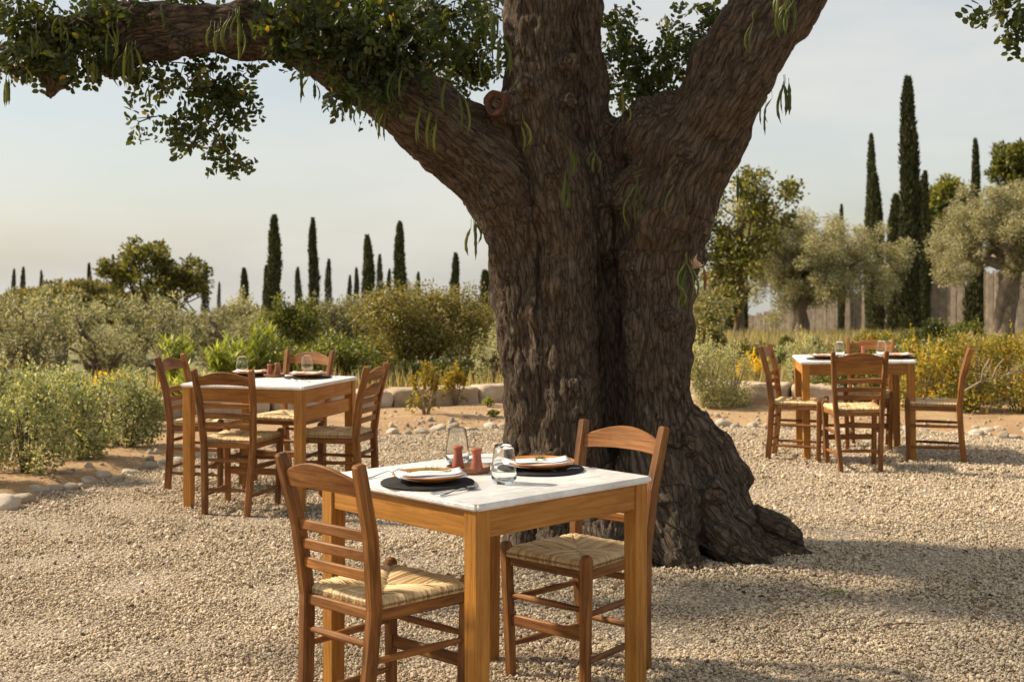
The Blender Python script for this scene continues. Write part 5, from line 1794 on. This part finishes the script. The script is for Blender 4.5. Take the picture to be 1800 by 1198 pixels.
CYR = [(1478, 357, 13, 85, 'slim cypress behind the nearer right olive tree', 560), (1530, 234, 22, 76, 'tall slim cypress left of the tallest right one', 572), (1541, 304, 27, 66, 'shorter cypress just right of the slim tall one, before the fence', 566), (1599, 134, 37, 64, 'tallest cypress of the right-hand group', 552), (1624, 300, 24, 70, 'cypress close behind the right of the tallest cypress', 556),
       (1573, 343, 30, 80, 'dark cypress between the slim pair and the tallest one', 566), (1716, 242, 22, 90, 'cypress rising behind the far right olive tree', 560), (1716, 470, 40, 78, 'low dark cypress in the gap of the fence', 564), (1272, 405, 44, 60, 'dark ivy-like cypress behind the lacy tree, next to the big trunk', 572), (1300, 440, 30, 64, 'second dark cypress behind the lacy tree', 568)]
for k, (px, yt, w, Y, lab, bpy_) in enumerate(CYR):
    cypress(lab, px, yt, w * .88, Y, 540 + k, group='cypresses on the right', n=14000 if w > 30 else 9000)

# --- right-hand olives
olr = 'olive trees on the right'
olive(1405, 310, 590, 370, 40, 'olive', 'pale olive tree with twisted trunk behind the right table', 330, olr, per=4600, trunk_r=.27, L=.1, W=.026, lean=(.1, 0), sub=30, trunk_f=.42, base_py=622, fill=.6)
olive(1758, 272, 535, 340, 32, 'olive', 'large pale olive tree at the right edge with thick trunk', 331, olr, per=5200, trunk_r=.27, L=.085, W=.022, lean=(.35, 0), sub=34, trunk_f=.42, base_py=612, fill=.6)
# lacy half-bare tree right of the trunk
b = P(1300, 600, 36); base = (b.x, 36, gz(b.x, 36))
tree('lacy_tree', base, 'tall lacy tree with sparse yellow-green leaves right of the big trunk', 'tree', [ell(1285, 365, 36, 78, 58, base), ell(1365, 365, 36, 60, 55, base), ell(1245, 430, 36, 45, 80, base), ell(1315, 445, 36, 70, 60, base), ell(1325, 318, 36, 48, 28, base), ell(1275, 500, 36, 48, 60, base)],
     'leafy', 800, .12, .08, 340, None, 2.2, .12, 'twig', sub=16, fill=.8, sub_r=.34, nlimb=26)
bushy('olive_tree', 1235, 480, 650, 120, 26, 'grove', 'olive-brown shrubby tree squeezed between the trunk and the fence', 341, per=3600, L=.07, W=.024)
# pines
b = P(1640, 600, 100); base = (b.x, 100, gz(b.x, 100))
tree('pine_tree', base, 'dark rounded pine behind the tall right cypresses', 'tree', [ell(1660, 345, 100, 45, 40, base), ell(1620, 390, 100, 60, 50, base), ell(1690, 390, 100, 45, 50, base), ell(1590, 400, 100, 40, 55, base), ell(1640, 440, 100, 70, 50, base)],
     'pine', 420, .42, .2, 350, None, 4, .3, 'twig', sub=12)
b = P(1800, 600, 85); base = (b.x, 85, gz(b.x, 85))
tree('pine_tree', base, 'bright rounded pine crown at the right edge of the picture', 'tree', [ell(1790, 275, 85, 45, 34, base), ell(1830, 270, 85, 50, 42, base), ell(1780, 300, 85, 40, 30, base), ell(1820, 330, 85, 60, 50, base)], 'pine', 560, .34, .17, 351, None, 6, .3, 'twig', sub=14)

# --- undergrowth on the right
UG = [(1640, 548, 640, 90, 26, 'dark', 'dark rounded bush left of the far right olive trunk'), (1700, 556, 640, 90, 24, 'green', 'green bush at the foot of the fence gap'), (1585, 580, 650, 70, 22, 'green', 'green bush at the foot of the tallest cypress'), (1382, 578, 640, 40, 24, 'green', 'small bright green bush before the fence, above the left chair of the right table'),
      (1540, 570, 640, 90, 21, 'yellow', 'yellow-green shrub above the far chair of the right table'), (1460, 600, 660, 120, 20, 'straw', 'straw-coloured shrub behind the right table'), (1770, 590, 660, 110, 18, 'yellow', 'yellow-green shrub at the foot of the far right olive tree'), (1335, 600, 660, 100, 19, 'brown', 'brown-green shrub behind the orange-yellow flowers'),
      (1680, 585, 660, 120, 19, 'straw', 'dry straw-coloured shrub behind the yellow bushes'), (1255, 560, 660, 70, 18, 'brown', 'olive-brown shrub close to the right edge of the big trunk')]
UG += [(1300, 590, 660, 90, 17, 'brown', 'olive-brown shrub behind the smaller silver-green bush'), (1420, 585, 660, 90, 18, 'grove', 'grey-brown shrub left of the twisted olive trunk'), (1505, 590, 660, 90, 17.5, 'brown', 'brown-green shrub right of the twisted olive trunk'), (1375, 610, 660, 80, 16.5, 'salt', 'grey-green shrub above the left chair of the right table'),
       (1610, 600, 660, 90, 17, 'salt', 'grey-green shrub above the right corner of the right table'), (1740, 575, 660, 90, 20, 'straw', 'dry straw-coloured shrub left of the far right olive trunk'), (1560, 600, 660, 70, 16.5, 'silver', 'silvery shrub above the far chair of the right table'), (1230, 600, 660, 70, 16.5, 'silver', 'silvery shrub directly right of the big trunk, behind the bush')]
for k, (px, yt, yb, w, Y, lf, lab) in enumerate(UG):
    bushy('shrub', px, yt, yb, w, Y, lf, lab, 420 + k, per=11000, L=.055, W=.026, cat='shrub', parts=5, trunk_r=.03)

def thicket():
    r = np.random.default_rng(61)
    cl = []
    for k in range(46):
        px = r.uniform(905, 1225); Y = r.uniform(16.5, 34)
        x = P(px, 500, Y).x
        z = gz(x, Y) + r.uniform(.2, 1.3)
        w = r.uniform(.35, .8)
        cl.append((np.array((x, Y, z)), np.array((w, w, w * .7))))
    PP, DD, NN, LL, WW, RR = clump_leaves(cl, 2200, .075, .03, r)
    o = stuff(link('thicket', leaf_mesh('thicket', PP, DD, NN, LL, WW, RR), LM['brown']))
    o['label'] = 'olive-brown thicket behind the big trunk'
thicket()

def meadow():
    r = np.random.default_rng(77)
    n = 26000
    y = 14.3 + 30 * r.random(n) ** 1.6
    x = r.uniform(.09, .46, n) * y
    n2 = 5000
    x2 = r.uniform(-5, 1.6, n2); y2 = r.uniform(13.9, 16.5, n2)
    x = np.concatenate([x, x2]); y = np.concatenate([y, y2])
    n = len(x)
    z = terrain_z(x, y)
    az = r.uniform(0, 6.28, n)
    d = unit(np.stack([np.cos(az) * .45, np.sin(az) * .45, np.ones(n)], 1))
    L = r.uniform(.15, .42, n)
    m_ = leaf_mesh('dry_grass', np.stack([x, y, z], 1), d, unit(np.stack([np.cos(az), np.sin(az), 0 * az], 1) + r.normal(0, .2, (n, 3))), L, .016, r.random(n), 'blade')
    o = stuff(link('dry_grass', m_, LM['straw']))
    o['label'] = 'tall dry yellow grass behind the beds'
    return o
meadow()

# --- reed fence
def fence():
    A = P(1250, 575, 95); B = P(1850, 470, 74)
    t = thing('reed_fence', 'weathered grey fence of upright reed panels behind the right-hand trees', 'fence', (A.x, A.y, gz(A.x, A.y)))
    reed = plain_mat('reed', (0.2, 0.16, 0.118), .9, var=.35, scale=3)
    ctrl = [(1250, 562, 622, 95), (1300, 556, 618, 93), (1370, 545, 612, 90), (1440, 525, 604, 87), (1500, 515, 596, 85), (1560, 496, 590, 83), (1592, 490, 586, 82), (1633, 481, 582, 80), (1696, 478, 580, 78), (1733, 478, 580, 77), (1790, 474, 580, 75), (1850, 470, 580, 74), (1930, 466, 580, 72)]
    r = random.Random(4)
    for (a, b) in zip(ctrl[:-1], ctrl[1:]):
        if (a[0], b[0]) == (1696, 1733):
            continue
        mb = MB()
        top0, bot0 = P(a[0], a[1], a[3]), P(a[0], a[2], a[3])
        top1, bot1 = P(b[0], b[1], b[3]), P(b[0], b[2], b[3])
        L = (top1 - top0).length
        n = max(6, int(L / .085))
        for k in range(n):
            f = (k + .5) / n
            p_t = top0.lerp(top1, f); p_b = bot0.lerp(bot1, f)
            dz = r.uniform(-.14, .08)
            o_ = Vector((0, r.uniform(-.03, .03), 0))
            w = .05 * r.uniform(.85, 1.2)
            mb.sweep([p_b + o_ - Vector((A.x, A.y, gz(A.x, A.y))), p_t + o_ + Vector((r.uniform(-.03, .03), 0, dz)) - Vector((A.x, A.y, gz(A.x, A.y)))], ring(w, n=5), up=(0, 1, 0), r=r.random())
        mb.build('reed_panel', reed, t)
        mb = MB()
        mb.sweep([top0 + Vector((0, .12, .05)) - Vector((A.x, A.y, gz(A.x, A.y))), bot0 + Vector((0, .12, -.3)) - Vector((A.x, A.y, gz(A.x, A.y)))], ring(.07, n=7), up=(0, 1, 0))
        mb.build('post', M['olive_bark'], t)
fence()

# ------------------------------------------------------------------ fallen leaves and twigs on the gravel
FL = [(1738, 918, 'yellow'), (1731, 955, 'yellow'), (1708, 1039, 'yellow'), (1731, 1073, 'yellow'), (585, 1038, 'red'), (648, 1040, 'red'), (560, 955, 'orange'), (70, 908, 'green')]
flm = leaf_mesh('fallen_leaf', np.zeros((1, 3)), np.array([[0, 1.0, 0]]), np.array([[0, 0, 1.0]]), .04, .024, [.8], 'oval', .25)
fcol = {'yellow': plain_mat('fallen_yellow', (.55, .32, .07), .7), 'red': plain_mat('fallen_red', (.35, .12, .05), .7), 'orange': plain_mat('fallen_orange', (.5, .22, .06), .7), 'green': plain_mat('fallen_green', (.3, .33, .08), .7)}
wh = ['on the gravel right of the trunk, farthest away', 'on the gravel right of the trunk, just below the farthest', 'on the gravel near the right edge, left of the nearest', 'on the gravel near the right edge, nearest to us', 'on the gravel left of the nearest chair', 'on the gravel under the nearest chair', 'on the gravel between the left table and the nearest chair', 'on the gravel by the first edging stones']
for (px, py, c), w in zip(FL, wh):
    p = G(px, py, .012)
    m_ = flm.copy(); m_.materials.append(fcol[c])
    o = link('fallen_leaf', m_, None, None, (p.x, p.y, .016), (rnd.uniform(-.4, .4), rnd.uniform(-.4, .4), rnd.uniform(0, 6)))
    tag(o, f'small {c} fallen leaf {w}', 'leaf', 'fallen leaves on the gravel')
p = G(1470, 1046, .01)
sprig(p.x, p.y, .012, 20, 'small green sprig fallen on the gravel right of the roots', .09, 33)
for (px, py, a, L) in ((1590, 1100, 5, .17), (1480, 1112, 25, .14)):
    p = G(px, py, .01)
    mb = MB()
    tube(mb, [Vector((0, 0, 0)), Vector((L * .5, .01, .006)), Vector((L, -.004, .002))], [.003, .0028, .0015], 6)
    o = mb.build('fallen_twig', M['twig']); o.location = (p.x - L / 2, p.y, .014); o.rotation_euler = (0, 0, R(a))
    tag(o, 'dark fallen twig on the gravel near the lower right corner, ' + ('the right one' if px > 1500 else 'the left one'), 'twig')

def litter():
    r = np.random.default_rng(91)
    n = 900
    near = r.random(n) < .45
    a = r.uniform(0, 6.28, n); q = r.gamma(2.0, .55, n)
    x = np.where(near, tree_base.x + np.cos(a) * q * 1.2, r.uniform(-4, 4.6, n))
    y = np.where(near, 6.5 + np.sin(a) * q, r.uniform(3.0, 11.5, n))
    k = (y > 3) & (y < edge_y(x) + .8) & (x > EX[0]) & (x < EX[-1])
    x, y = x[k], y[k]; n = len(x)
    d = unit(np.stack([r.normal(0, 1, n), r.normal(0, 1, n), r.normal(0, .18, n)], 1))
    nn_ = unit(np.stack([r.normal(0, .35, n), r.normal(0, .35, n), np.ones(n)], 1))
    L = r.uniform(.012, .042, n)
    lit = leaf_mat('litter', [(0, (0.03, 0.018, 0.01)), (0.45, (0.1, 0.055, 0.025)), (0.75, (0.26, 0.15, 0.06)), (0.92, (0.42, 0.27, 0.1)), (1, (0.2, 0.22, 0.05))], .1, .7)
    o = stuff(link('leaf_litter', leaf_mesh('leaf_litter', np.stack([x, y, np.full(n, .012) + r.random(n) * .006], 1), d, nn_, L, L * r.uniform(.25, .6, n), r.random(n), 'oval', .3), lit))
    o['label'] = 'scattered dry leaf and twig litter on the gravel'
litter()
